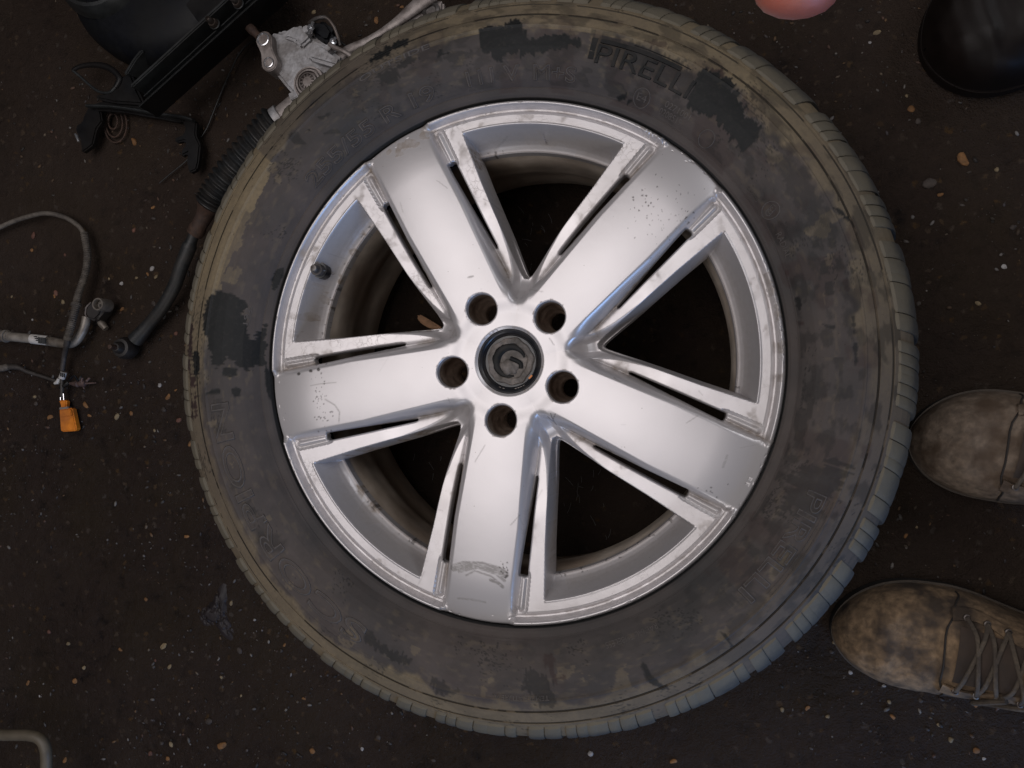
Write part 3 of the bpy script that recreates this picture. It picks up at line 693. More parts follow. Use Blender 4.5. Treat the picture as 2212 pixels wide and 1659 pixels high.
patch([(1860, 560), (1900, 620), (1960, 720), (2040, 800), (2120, 850), (2020, 830), (1930, 760), (1860, 640)], src=s5_, amt=.85, jit=.004)
patch([(180, 690), (260, 720), (420, 830), (380, 880), (250, 850), (200, 760)], src=s5_, amt=.5, jit=.008)
s6_ = (700, 1900, 1.659)
patch([(1250, 960), (1400, 1080), (1540, 1150), (1500, 1190), (1400, 1160), (1260, 1060), (1210, 1010)], src=s6_, amt=.65, jit=.006)
patch([(520, 300), (620, 330), (720, 390), (700, 470), (600, 440), (530, 370)], src=s6_, amt=.5, soft=.006)
patch([(430, 100), (480, 110), (520, 200), (470, 190)], src=s6_, amt=.5)
# oily dark mottling, heaviest on the right hand side and along the top
A180 = (A_ + 180) % 360 - 180
zone = np.interp(A180, [-180, -60, -40, 20, 48, 75, 110, 130, 180], [.15, .35, .9, 1.0, .8, .9, .7, .2, .15])
mot = fbm(A_ * .35 + 3, R_ * 120, 5, 5); mot2 = fbm(X_ * 70, Y_ * 70, 5, 7)
bare = np.maximum(bare, np.where((R_ > .268) & (R_ < .352) & Tm, zone * .48 * sm(.50, .62, mot * .75 + mot2 * .25), 0))
rmot = fbm(X_ * 38 + 9, Y_ * 38, 4, 0)
red = np.maximum(red, np.where((R_ > .262) & (R_ < .335) & Tm, zone * .45 * sm(.56, .66, rmot), 0))
# short rubbed strokes and cuts
cut = fbm(A_ * 3.1, R_ * 900, 2, 4) * fbm(X_ * 30, Y_ * 30, 2, 6)
bare = np.where((cut > .50) & Tm & (R_ > .27), np.maximum(bare, .6), bare)
# tan road dust: strong on the outer band, thinning inward, missing here and there
ang_ = A_
inner = .3215 + .012 * (nj2 - .5) * 2.2 + .010 * (fbm(A_ * .10, A_ * 0, 3, 4) - .5) * 2
band = sm(-.0045, .0045, R_ - inner + nj * .010)
az = np.interp(A_, [0, 25, 50, 75, 100, 112, 125, 140, 150, 165, 180, 192, 205, 225, 250, 275, 300, 315, 330, 345, 360],
               [.55, .75, .95, 1.0, .9, .35, .35, .75, 1.0, .9, .75, .5, .6, .8, .85, .8, .55, .22, .2, .30, .55])
dust = band * az * (.45 + .75 * nj3)
# the broad tan patch at the upper left
ext = ((A_ > 140) & (A_ < 166)); dust = np.where(ext & Tm & (R_ > .3045 + .012 * (nj2 - .5) * 2 + .000045 * (A_ - 153) ** 2), np.maximum(dust, .95), dust)
dust = np.where((A_ > 150) & (A_ < 172) & (R_ > .3), dust * np.where(R_ < .3155, .5, 1), dust)
ext2 = (A_ > 60) & (A_ < 104) & (R_ > .316); dust = np.where(ext2, np.maximum(dust, .75 * sm(.35, .55, nj2)), dust)
dust = np.where((nj2 > .70) & (R_ > .29) & (R_ < .33), np.maximum(dust, .35), dust)
# rubbed streaks
stk = fbm(A_ * .55, R_ * 260, 3, 6)
dust = np.clip(dust + np.where((R_ > .27) & (R_ < .32), .16 * sm(.58, .75, stk), 0), 0, 1)
groove = ((R_ > .3306) & (R_ < .3322)) | ((R_ > .3434) & (R_ < .3450)); bare = np.where(groove & Tm, np.maximum(bare, .75 * (nj2 > .42)), bare)
bare = np.where(R_ < .2578, 1.0, bare)
dust = np.where(Tm, dust, .2); bare = np.where(Z_ < .18, np.maximum(bare, .4), bare)
n_ = len(LL); ii = np.arange(n_ * NTt).reshape(n_, NTt); i2 = np.roll(ii, -1, axis=1)
Q = np.stack([ii[:-1], ii[1:], i2[1:], i2[:-1]], -1).reshape(-1, 4)
me = from_np('tyre', np.stack([X_, Y_, Z_], -1), Q); attr(me, 'bare', bare); attr(me, 'dust', np.clip(dust, 0, 1)); attr(me, 'red', red)
TY = link('tyre', me, M['tyre'], WL)
# shoulder tread blocks: three alike kinds repeated round the tyre
bp_ = [(.3462, .2478), (.3510, .2462), (.3570, .2412), (.3640, .2325), (.3700, .2210), (.3745, .2070), (.3775, .1900), (.3790, .1700), (.3795, .1400), (.3792, .1100), (.3780, .0850), (.3740, .0600), (.3660, .0400)]
def block_mesh(kind):
    bm = bmesh.new(); W_ = math.radians(360 / 68)
    subs = [[(.01, .31), (.335, .64), (.665, .965)], [(.01, .46), (.49, .96)], [(.01, .62), (.65, .965)]][kind]
    g = random.Random(kind)
    for si, (f0, f1) in enumerate(subs):
        n = 6; drop = g.uniform(0, .0007)
        top = []; bot = []
        for j, (r, z_) in enumerate(bp_):
            sk_ = math.radians(-1.5) * min(j / 8.0, 1.2) ** 1.3 * 1.6      # blocks lean round the shoulder
            st = .10 * max(0, 1 - j / 2.0) * (si % 2)
            rowt = []; rowb = []
            for i in range(n + 1):
                f = f0 + (f1 - f0) * i / n
                edge = min(i, n - i); rnd = .0008 if edge == 0 else (.0002 if edge == 1 else 0)
                rnd += .0022 if j == 0 else 0
                a = (f - .5) * W_ + sk_
                rowt.append(bm.verts.new(((r - rnd * .5 - drop * .5 * (j > 2)) * math.cos(a), (r - rnd * .5 - drop * .5 * (j > 2)) * math.sin(a), z_ - rnd - drop)))
                rb_ = r - .0045 * min(1, j / 3.0 + .25); zb_ = z_ - (.0045 * max(.15, 1 - j / 6.0) if j < 10 else -.003)
                rowb.append(bm.verts.new((rb_ * math.cos(a), rb_ * math.sin(a), zb_)))
            top.append(rowt); bot.append(rowb)
        for j in range(len(bp_) - 1):
            for i in range(n): bm.faces.new((top[j][i], top[j + 1][i], top[j + 1][i + 1], top[j][i + 1]))
            bm.faces.new((top[j][0], bot[j][0], bot[j + 1][0], top[j + 1][0])); bm.faces.new((top[j][n], top[j + 1][n], bot[j + 1][n], bot[j][n]))
        for i in range(n):
            bm.faces.new((top[0][i], top[0][i + 1], bot[0][i + 1], bot[0][i])); bm.faces.new((top[-1][i], bot[-1][i], bot[-1][i + 1], top[-1][i + 1]))
    me = bm_mesh(bm, 'tread_block'); me.materials.append(M['tread']); smooth_by_angle(me, 40); return me
bms = [block_mesh(k) for k in range(3)]
for i in range(68):
    o = bpy.data.objects.new('tread_block', bms[[0, 1, 2, 1, 0, 2, 1][i % 7]]); COL.objects.link(o); o.parent = TY
    o.rotation_euler = (0, 0, 2 * PI * (i + .25 * math.sin(i * 1.7)) / 68)
# ------- raised lettering moulded on the sidewall
tpz = lambda r: float(np.interp(r, pr_[:len(fineL)], pz_[:len(fineL)]))
dg = bpy.context.evaluated_depsgraph_get()
def text_mesh(txt, outline, depth=.04, bev=.018):
    cu = bpy.data.curves.new('t', 'FONT'); cu.body = txt; cu.size = 1.0; cu.align_x = 'LEFT'; cu.resolution_u = 4
    if outline: cu.fill_mode = 'NONE'; cu.bevel_depth = bev * 1.5; cu.bevel_resolution = 0
    else: cu.extrude = depth
    o = bpy.data.objects.new('t', cu); COL.objects.link(o); bpy.context.view_layer.update()
    me = bpy.data.meshes.new_from_object(o.evaluated_get(bpy.context.evaluated_depsgraph_get()))
    bpy.data.objects.remove(o); return me
def lettering(txt, th0, th1, r0, h, mat, outline=False, rise=.0005, shear=0.0, raw=None, name='lettering', flip=False):
    """text clockwise from angle th0 to th1 (degrees), letter feet on radius r0, height h"""
    me = raw if raw else text_mesh(txt, outline)
    n = len(me.vertices); co = np.zeros(n * 3); me.vertices.foreach_get('co', co); co = co.reshape(-1, 3)
    x0, x1 = co[:, 0].min(), co[:, 0].max(); sx = (co[:, 0] - x0) / (x1 - x0); sy = co[:, 1] / .70
    sx = sx + shear * sy
    th = np.radians(th0 + (th1 - th0) * sx); r = r0 + h * sy
    zz = np.interp(r, pr_[:len(fineL)], pz_[:len(fineL)]) + (fbm(r * np.cos(th) * 14, r * np.sin(th) * 14, 4, 2) - .5) * .0022
    top = co[:, 2] / (np.abs(co[:, 2]).max() + 1e-9)
    zz = zz + np.where(top > 0, rise, -.0006)
    me.vertices.foreach_set('co', np.stack([r * np.cos(th), r * np.sin(th), zz], -1).ravel()); me.update()
    return link(name, me, mat, TY, smooth=False)
def band_arc(a0, a1, r0, r1, mat, rise=.0005, name='raised_bar'):
    bm = bmesh.new(); n = max(3, int(abs(a1 - a0) * 2)); rows = []
    for i in range(n + 1):
        a = math.radians(a0 + (a1 - a0) * i / n); c, s = math.cos(a), math.sin(a)
        wz = lambda r: tpz(r) + (float(fbm(np.array(r * c * 14), np.array(r * s * 14), 4, 2)) - .5) * .0022
        rows.append([bm.verts.new((r * c, r * s, wz(r) + d)) for r, d in ((r0, -.0004), (r0 + .0002, rise), (r1 - .0002, rise), (r1, -.0004))])
    for A, B in zip(rows[:-1], rows[1:]):
        for j in range(3): bm.faces.new((A[j], A[j + 1], B[j + 1], B[j]))
    return link(name, bm_mesh(bm, name), mat, TY, smooth=False)
LB, LD = M['letter_black'], M['letter_dusty']
lettering('255/55 R 19', 138.6, 105.4, .2700, .0125, LD, True, .0009)
lettering('111 V  M+S', 98.4, 76.0, .2715, .0120, LD, True, .0009)
lettering('PIRELLI', 73.0, 54.6, .2905, .0172, LB, False, .0018)
band_arc(72.8, 58.0, .3085, .3125, LB, .0016)
band_arc(67, 56.5, .3140, .3150, LB, .0006)
band_arc(74.4, 73.4, .2930, .3125, LB, .0006)
lettering('PIRELLI', 337.0, 315.6, .2960, .0160, LD, True, .0005)
band_arc(336.5, 318.5, .3150, .3156, LD, .0005); band_arc(336.5, 318.5, .3184, .3190, LD, .0005)
lettering('SCORPION', 242.0, 187.5, .2960, .0190, LD, True, .0005)
lettering('192', 171.6, 168.0, .2775, .0045, LD, False, .0005); band_arc(172.0, 167.4, .2760, .2768, LD, .0003)
lettering('TEMPERATURE A', 277.5, 268.0, .3150, .0045, LD, False, .0005)
lettering('RADIAL TUBELESS', 300.0, 289.5, .2780, .0052, LD, False, .0005)
lettering('0271001', 57.5, 52.0, .2770, .0052, LD, False, .0005); lettering('0208519', 58.0, 53.0, .2700, .0052, LD, False, .0005)
lettering('E4', 63.2, 61.2, .2725, .0060, LD, False, .0005)
lettering('MAX LOAD 1090 KG', 34.8, 31.5, .2700, .0035, LD, False, .0005)
lettering('RADIAL', 24.2, 19.2, .2705, .0050, LD, False, .0005)
lettering('OUTSIDE', 118.0, 104.0, .3150, .0048, LD, False, .0005)
def ring_on(th, r, rad, name='moulded_ring'):
    a = math.radians(th); c = (r * math.cos(a), r * math.sin(a)); bm = bmesh.new(); pts = []
    for k in range(33):
        b = 2 * PI * k / 32; px, py = c[0] + rad * math.cos(b), c[1] + rad * math.sin(b)
        pts.append(Vector((px, py, tpz(math.hypot(px, py)) + (float(fbm(np.array(px * 14), np.array(py * 14), 4, 2)) - .5) * .0022 + .0001)))
    tube_into(bm, pts, .0005, 5, caps=False); return bm
link('moulded_ring', bm_mesh(ring_on(62.2, .2752, .0078), 'moulded_ring'), LD, TY)
link('moulded_ring', bm_mesh(ring_on(47.1, .2745, .0072), 'moulded_ring'), LD, TY)
bm = ring_on(28.6, .2762, .0075)
cxx, cyy = .2762 * math.cos(math.radians(28.6)), .2762 * math.sin(math.radians(28.6))
for dx in (-.0030, 0, .0030):     # the three nested letters of the round mark
    pts = [Vector((cxx + dx * .6 + .0022 * math.cos(math.radians(a)), cyy + dx * .55 + .0028 * math.sin(math.radians(a)), 0)) for a in range(20, 341, 32)]
    for v in pts: v.z = tpz(math.hypot(v.x, v.y)) + (float(fbm(np.array(v.x * 14), np.array(v.y * 14), 4, 2)) - .5) * .0022 + .0002
    tube_into(bm, pts, .0004, 5)
link('moulded_ring', bm_mesh(bm, 'moulded_ring'), LD, TY)

# ------------------------------------------------------------------ steering rack lying beside the tyre
RK = empty('steering_rack', P(640, 150, 0.0), 'scrap aluminium steering rack with black bellows and curved tie rod, half under the tyre', 'steering rack')
hz = .050
body = [(598, 92), (612, 80), (628, 84), (640, 76), (655, 68), (672, 70), (676, 84), (690, 92), (704, 92), (722, 104), (742, 118), (770, 140), (760, 180), (700, 215), (655, 222), (634, 200), (606, 165), (598, 140)]
bm = prism(PP(body, hz), .020, .072, .006, 3)
link('housing', bm_mesh(bm, 'housing'), M['castalu'], RK)
# block and step on top of the housing
bm = prism(PP([(612, 82), (640, 92), (652, 106), (664, 96), (676, 84), (668, 66), (650, 60), (630, 74)], .075), .060, .080, .003)
link('housing_block', bm_mesh(bm, 'housing_block'), M['castalu'], RK)
bm = prism(PP([(655, 110), (676, 90), (700, 98), (718, 112), (742, 128), (735, 150), (700, 140), (672, 132)], .080), .066, .086, .004)
link('housing_block', bm_mesh(bm, 'housing_block'), M['castalu'], RK)
def dumbbell(c0, r0, c1, r1, n=14):
    a = (c1 - c0); L_ = a.length; th = math.atan2(a.y, a.x); be_ = math.acos((r0 - r1) / L_)
    pts = []
    for i in range(n + 1):
        t_ = th + be_ + (2 * PI - 2 * be_) * i / n; pts.append((c0.x + r0 * math.cos(t_), c0.y + r0 * math.sin(t_)))
    mid = (c0 + c1) / 2
    s_ = Vector((-a.y, a.x)).normalized() if False else Vector((-a.y / L_, a.x / L_, 0))
    pts.append(tuple((mid - s_ * min(r0, r1) * .72)[:2]))
    for i in range(n + 1):
        t_ = th - be_ + 2 * be_ * i / n; pts.append((c1.x + r1 * math.cos(t_), c1.y + r1 * math.sin(t_)))
    pts.append(tuple((mid + s_ * min(r0, r1) * .72)[:2]))
    return pts
e1, e2 = P(570, 86, .085), P(582, 136, .085); k_ = S(.085)
ear = link('mounting_lug', bm_mesh(prism(dumbbell(e1, 20 * k_, e2, 20 * k_), .055, .086, .0022), 'mounting_lug'), M['castalu_d'], RK)
for c, r in ((e1, 14.5), (e2, 11.5)):
    R0 = r * k_
    link('bushing', bm_mesh(lathe([(R0, .0865), (R0 * 1.06, .0878), (R0 * .92, .0882), (R0 * .80, .0870), (R0 * .78, .079), (R0 * .62, .0775), (R0 * .60, .070), (0, .0698)], 32, (c.x, c.y)), 'bushing'), M['brightsteel'], ear)
    bm = bmesh.new()
    for q in range(3):
        a = math.radians(50 + q * 120); tube_into(bm, [Vector((c.x + R0 * .15 * math.cos(a), c.y + R0 * .15 * math.sin(a), .0775)), Vector((c.x + R0 * .78 * math.cos(a), c.y + R0 * .78 * math.sin(a), .0795))], R0 * .11, 8)
    link('bushing_web', bm_mesh(bm, 'bushing_web'), M['darksteel'], ear)
# serrated round pinion cover
pc = P(664, 176, .10); k_ = S(.1); Rr = 39 * k_
pr = [(Rr, .080), (Rr, .094), (Rr * .96, .097), (Rr * .86, .097), (Rr * .84, .093), (Rr * .78, .093), (Rr * .76, .099), (Rr * .66, .099), (Rr * .64, .094), (Rr * .58, .094), (Rr * .56, .100), (Rr * .46, .101), (Rr * .44, .095), (Rr * .30, .095), (Rr * .28, .101), (0, .101)]
cov = link('pinion_cover', bm_mesh(lathe(pr, 60, (pc.x, pc.y)), 'pinion_cover'), M['castalu_d'], RK)
bm = bmesh.new()
for i in range(12):
    a = 2 * PI * i / 12; tube_into(bm, [Vector((pc.x + Rr * .26 * math.cos(a), pc.y + Rr * .26 * math.sin(a), .100)), Vector((pc.x + Rr * .42 * math.cos(a), pc.y + Rr * .42 * math.sin(a), .099))], .0016, 6)
link('splines', bm_mesh(bm, 'splines'), M['castalu_d'], cov)
# input shaft with brown splines
sp_ = [P(560, 80, .075), P(548, 68, .075), P(540, 60, .075), P(528, 52, .075), P(513, 39, .075)]
kk = S(.075)
pts = [sp_[0], sp_[0].lerp(sp_[1], .9), sp_[1], sp_[2], sp_[2].lerp(sp_[3], .5), sp_[3], sp_[3].lerp(sp_[4], .4), sp_[3].lerp(sp_[4], .45), sp_[4]]
link('input_shaft', bm_mesh(tube(pts, [x_ * kk for x_ in (9, 9, 11, 11, 9, 9, 8.5, 6.5, 6.0)], 20), 'input_shaft'), M['rust'], RK)
# tube section with its clamp, bellows, tie rod
ax = [P(690, 190, .055), P(640, 228, .055), P(605, 258, .055)]; kk = S(.055)
link('rack_tube', bm_mesh(tube(ax, [26 * kk, 26 * kk, 27 * kk], 28), 'rack_tube'), M['castalu_d'], RK)
c0, c1 = P(612, 252, .055), P(600, 262, .055)
link('clamp_band', bm_mesh(tube([c0, c1], [33 * kk, 33 * kk], 32), 'clamp_band'), M['castalu'], RK)
link('clamp_clip', bm_mesh(prism(PP([(626, 205), (646, 196), (650, 210), (632, 220)], .085), .078, .090, .001), 'clamp_clip'), M['castalu'], RK)
path = spline([P(600, 264, .055), P(555, 312, .052), P(508, 365, .050), (P(470, 415, .048)), P(452, 446, .046)], 40)
n = len(path); rads = []
for i in range(n):
    f = i / (n - 1); b_ = 42 - 8 * f
    rads.append((b_ + 5.0 * math.sin(f * 2 * PI * 17) * (1 if f < .97 else .2)) * S(.05))
link('bellows', bm_mesh(tube(path, rads, 34, flat=.9), 'bellows'), M['rubber'], RK)
k5 = S(.04)
nk = [P(452, 446, .046), P(446, 456, .045), P(440, 470, .044), P(430, 488, .043), P(426, 496, .042), P(420, 506, .041)]
link('rod_collar', bm_mesh(tube(nk, [x_ * k5 for x_ in (31, 22, 19, 18, 21, 19)], 24), 'rod_collar'), M['rust'], RK)
tr = spline([P(420, 504, .041), P(404, 545, .038), P(390, 580, .035), P(376, 620, .030), P(350, 665, .025), P(318, 705, .020), P(292, 735, .018)], 8)
n = len(tr); rads = [np.interp(i / (n - 1), [0, .08, .1, .45, .8, 1], [13, 13, 17, 16, 15, 19]) * S(.03) for i in range(n)]
link('tie_rod', bm_mesh(tube(tr, rads, 20), 'tie_rod'), M['rubber'], RK)
bj = P(270, 752, .02); Rb = 27 * S(.02)
BJ = link('ball_joint', bm_mesh(lathe([(0, .041), (Rb * .35, .040), (Rb * .5, .036), (Rb * .55, .031), (Rb * .8, .030), (Rb, .022), (Rb * .98, .012), (Rb * .7, .004), (0, .003)], 32, (bj.x, bj.y)), 'ball_joint'), M['rubber_brown'], RK)
link('joint_stud', bm_mesh(lathe([(0, .052), (Rb * .2, .051), (Rb * .24, .040)], 16, (bj.x, bj.y)), 'joint_stud'), M['rust'], BJ)
# pale cast arm running to the upper right
arm_ = spline([P(722, 130, .075), P(760, 104, .075), P(800, 84, .072), P(850, 52, .072), P(885, 25, .072), P(935, -14, .072)], 8)
n = len(arm_); rads = [np.interp(i / (n - 1), [0, .3, .5, .7, 1], [15, 9, 8, 12, 20]) * S(.07) for i in range(n)]
link('support_arm', bm_mesh(tube(arm_, rads, 16, flat=.55), 'support_arm'), M['castalu_d'], RK)
pl = [(800, 92), (835, 66), (880, 36), (920, 4), (960, 4), (960, 30), (940, 44), (905, 60), (870, 84), (830, 100)]
link('support_plate', bm_mesh(prism(PP(pl, .062), .052, .066, .003), 'support_plate'), M['castalu_d'], RK)
link('plate_bolt', bm_mesh(lathe([(.011, .066), (.011, .070), (.008, .072), (.006, .069), (0, .069)], 20, tuple(P(930, 22, .07)[:2])), 'plate_bolt'), M['darksteel'], RK)
# pipe unions and the small hydraulic lines
def bolt(name, px, py, r, z0, z1, mat, par, hexa=True):
    c = P(px, py, z1); k_ = S(z1) * r
    bm = prism([(c.x + k_ * math.cos(a * PI / 3 + .3), c.y + k_ * math.sin(a * PI / 3 + .3)) for a in range(6)], z0, z1, k_ * .12)
    return link(name, bm_mesh(bm, name), mat, par)
for a, b in (((668, 68), (676, 48)), ((716, 96), (724, 82))):
    link('pipe_union', bm_mesh(tube([P(*a, .086), P((a[0] + b[0]) / 2, (a[1] + b[1]) / 2, .092), P((a[0] + b[0]) / 2 + .5, (a[1] + b[1]) / 2 - 1, .092), P(*b, .096)], [8 * S(.09), 8 * S(.09), 4 * S(.09), 3.5 * S(.09)], 12), 'pipe_union'), M['brightsteel'], RK)
bolt('union_nut', 660, 62, 9, .078, .092, M['castalu'], RK); bolt('union_nut', 708, 102, 8, .084, .096, M['castalu'], RK)
link('valve_body', bm_mesh(prism(PP([(672, 58), (690, 46), (712, 52), (726, 72), (716, 96), (700, 94), (688, 84), (676, 76)], .075), .055, .082, .005), 'valve_body'), M['blackplastic'], RK)
link('hydraulic_line', bm_mesh(tube(spline([P(668, 50, .080), P(684, 40, .088), P(704, 38, .090), P(718, 52, .088), P(728, 74, .084), P(734, 98, .080)], 8), 4.6 * S(.08), 10), 'hydraulic_line'), M['darksteel'], RK)
link('hydraulic_line', bm_mesh(tube(spline([P(712, 96, .094), P(726, 104, .098), P(748, 114, .098), P(775, 134, .092)], 8), 5.5 * S(.09), 10), 'hydraulic_line'), M['castalu_d'], RK)
link('hydraulic_line', bm_mesh(tube(spline([P(726, 78, .07), P(738, 92, .07), P(752, 104, .066)], 8), 2.4 * S(.07), 8), 'hydraulic_line'), M['wire'], RK)

# ------------------------------------------------------------------ thin black wire, cables, pipe
z_ = .004
tag(link('loose_wire', bm_mesh(tube(spline([P(640, 66, .01), P(590, 76, .008), P(548, 88, z_), P(520, 112, z_), P(500, 150, z_), P(482, 190, z_), P(466, 230, z_), P(448, 275, z_), P(432, 300, z_)], 8), 1.9 * S(0), 8), 'loose_wire'), M['wire']), 'thin black wire curving down from the steering rack to the bracket', 'wire')
tag(link('loose_wire', bm_mesh(tube(spline([P(412, 338, z_), P(395, 354, z_), P(370, 374, z_), P(344, 396, z_)], 6), 1.6 * S(0), 8), 'loose_wire'), M['wire']), 'short thin black wire on the floor below the bracket hook', 'wire')

CB = empty('sensor_cable', P(160, 640, 0), 'grey ribbed sensor cable looping on the floor to an orange plug', 'cable')
zc = .012
pA = [P(-60, 520, zc), P(0, 491, zc), P(35, 476, zc), P(76, 464, .014), P(104, 461, .014), P(139, 469, .014), P(167, 486, .014), P(183, 506, .015)]
link('sheath', bm_mesh(tube(spline(pA, 10), 5.6 * S(0), 14), 'sheath'), M['sheath'], CB)
pB = spline([P(182, 503, .016), P(189, 550, .018), P(184, 592, .02), P(170, 634, .022), P(161, 675, .030), P(149, 720, .038), P(146, 733, .036)], 44)
n = len(pB)
link('ribbed_conduit', bm_mesh(tube(pB, [(8.2 + 1.5 * math.sin(i * 2 * PI / 3.8) * 1.0 + (3.0 if abs(i / n - .60) < .012 else 0)) * S(0) for i in range(n)], 14), 'ribbed_conduit'), M['sheath'], CB)
link('taped_lead', bm_mesh(tube(spline([P(147, 728, .036), P(144, 745, .030), P(139, 769, .016), P(135, 800, .012), P(134, 830, .012), P(134, 858, .012)], 8), [7.5 * S(0)] * 9 + [6 * S(0)] * 16 + [4.5 * S(0)] * 16, 12), 'taped_lead'), M['sheath_d'], CB)
tg = link('marker_tag', bm_mesh(tube([P(138, 804, .013), P(133, 818, .013)], 7.6 * S(0), 14), 'marker_tag'), M['whitetag'], CB)
bm = bmesh.new()
for q in range(3):
    a = P(131 + q * 4, 809 + q, .021); prism_into(bm, [(a.x - .0007, a.y - .003), (a.x + .0007, a.y - .003), (a.x + .0007, a.y + .003), (a.x - .0007, a.y + .003)], .0200, .0216)
link('tag_print', bm_mesh(bm, 'tag_print'), M['ink'], tg)
link('white_clip', bm_mesh(tube([P(128, 818, .012), P(124, 826, .012), P(118, 828, .011)], [4.5 * S(0), 5.5 * S(0), 3 * S(0)], 12), 'white_clip'), M['whitetag'], CB)
link('green_tape', bm_mesh(tube([P(148, 826, .010), P(140, 832, .012), P(131, 838, .010)], 5 * S(0), 12), 'green_tape'), M['blackpaint'], CB)
bm = tube([P(131, 850, .013), P(131, 864, .013)], 1.6 * S(0), 8); tube_into(bm, [P(137, 850, .013), P(138, 864, .013)], 1.6 * S(0), 8)
link('bare_core', bm_mesh(bm, 'bare_core'), M['brightsteel'], CB)
PL = link('orange_plug', bm_mesh(prism(PP([(127, 884), (155, 881), (165, 927), (163, 931), (132, 933), (130, 929)], .013), .003, .013, .0018, 3), 'orange_plug'), M['orange'], CB)
link('plug_neck', bm_mesh(prism(PP([(125, 865), (142, 864), (143, 870), (141, 881), (130, 882), (129, 871)], .012), .003, .0115, .0014, 3), 'plug_neck'), M['orange'], PL)
link('plug_latch', bm_mesh(prism(PP([(130, 886), (152, 884), (155, 898), (133, 901)], .015), .011, .0155, .0010, 2), 'plug_latch'), M['orange'], PL)
link('plug_seal', bm_mesh(prism(PP([(126, 880), (146, 878), (147, 884), (127, 886)], .012), .004, .0115, .0008), 'plug_seal'), M['castalu_d'], PL)

PI_ = empty('coolant_pipe', P(90, 735, 0), 'mottled aluminium pipe with a printed paper label under the grey cable', 'pipe')
zq = .018; kq_ = S(.02)
pts = spline([P(-70, 715, zq), P(0, 725, zq), P(42, 729, zq), P(87, 734, zq), P(139, 742, zq), P(160, 739, zq), P(174, 722, zq), P(183, 702, zq), P(187, 684, zq)], 8)
link('pipe', bm_mesh(tube(pts, [np.interp(i / 64, [0, .45, 1], [11.5, 11.5, 10.5]) * kq_ for i in range(len(pts))], 20), 'pipe'), M['pipealu'], PI_)
for a, b, r in ((-4, 3, 15), (5, 9, 13.5), (11, 15, 16), (17, 20, 13)):
    link('pipe_bead', bm_mesh(tube([P(a, 725 + a * .08, zq), P(b, 725 + b * .08, zq)], r * kq_, 22), 'pipe_bead'), M['pipealu'], PI_)
lab = link('paper_label', bm_mesh(tube([P(69, 732, zq), P(104, 736, zq)], 12.1 * kq_, 24, caps=False), 'paper_label'), M['whitetag'], PI_)
bm = bmesh.new()
for q, (a, wd) in enumerate(((83, .0009), (85.5, .0005), (88, .0011), (91, .0005), (93, .0009), (96, .0006))):
    c = P(a, 732 + (a - 69) * .11, zq + .0125); prism_into(bm, [(c.x - wd, c.y - .0052), (c.x + wd, c.y - .0052), (c.x + wd, c.y + .0036), (c.x - wd, c.y + .0036)], zq + .0108, zq + .0124)
for q in range(3):
    c = P(74 + q * 2.2, 727 + q * 4, zq + .0125); prism_into(bm, [(c.x - .0016, c.y - .0008), (c.x + .0016, c.y - .0008), (c.x + .0016, c.y + .0008), (c.x - .0016, c.y + .0008)], zq + .009, zq + .0121)
link('label_print', bm_mesh(bm, 'label_print'), M['ink'], lab)
FB = link('fitting_block', bm_mesh(prism(PP([(184, 668), (190, 655), (204, 648), (222, 652), (228, 664), (216, 684), (205, 694), (190, 690), (183, 680)], .026), .004, .027, .004, 3), 'fitting_block'), M['rubber_brown'], PI_)
c = P(217, 658, .030); k_ = 16 * S(.03)
link('fitting_cup', bm_mesh(lathe([(k_, .014), (k_, .034), (k_ * .94, .036), (k_ * .74, .036), (k_ * .70, .033), (k_ * .66, .028), (k_ * .3, .026), (0, .026)], 36, (c.x, c.y)), 'fitting_cup'), M['sheath'], FB)
link('fitting_edge', bm_mesh(tube([P(188, 690, .027), P(184, 678, .028), P(186, 664, .028), P(196, 653, .028)], .0009, 6), 'fitting_edge'), M['castalu_d'], FB)
tag(link('metal_ferrule', bm_mesh(tube([P(217, 694, .009), P(220, 699, .009), P(229, 710, .008)], [8 * S(0), 9 * S(0), 7.5 * S(0)], 18), 'metal_ferrule'), M['pipealu']), 'short metal ferrule on the floor just below the cup of the pipe fitting', 'ferrule')

LD2 = empty('spark_lead', P(60, 800, 0), 'thin dusty brown lead ending in a corroded plug near the orange connector', 'cable')
link('lead', bm_mesh(tube(spline([P(-60, 800, .006), P(0, 794, .007), P(35, 793, .007), P(60, 803, .006), P(85, 811, .005), P(118, 822, .006), P(140, 830, .008)], 8), [np.interp(i / 48, [0, .3, .45, 1], [7, 7, 5, 3.2]) * S(0) for i in range(49)], 10), 'lead'), M['sheath_d'], LD2)
link('lead_end', bm_mesh(tube([P(20, 794, .008), P(14, 793, .008), P(8, 795, .008), P(-10, 796, .008)], [6 * S(0), 9 * S(0), 8.5 * S(0), 8 * S(0)], 12), 'lead_end'), M['sheath'], LD2)
link('corroded_plug', bm_mesh(tube([P(150, 828, .009), P(158, 829, .009), P(168, 829, .009), P(170, 829, .009), P(176, 828, .009), P(184, 828, .008), P(186, 828, .008), P(208, 827, .005)], [x_ * S(0) for x_ in (3, 5, 9, 6, 9, 8, 3, 1.5)], 10), 'corroded_plug'), M['copper'], LD2)
bm = tube([P(176, 826, .012), P(178, 816, .012)], 3 * S(0), 8); tube_into(bm, [P(186, 824, .012), P(194, 816, .010)], 3 * S(0), 8); tube_into(bm, [P(178, 830, .01), P(182, 840, .006)], 2 * S(0), 8)
link('plug_pins', bm_mesh(bm, 'plug_pins'), M['copper'], LD2)
link('wire_loop', bm_mesh(tube(spline([P(150, 822, .01), P(160, 812, .016), P(166, 818, .014), P(172, 830, .010)], 6), 2.2 * S(0), 8), 'wire_loop'), M['blackplastic'], LD2)

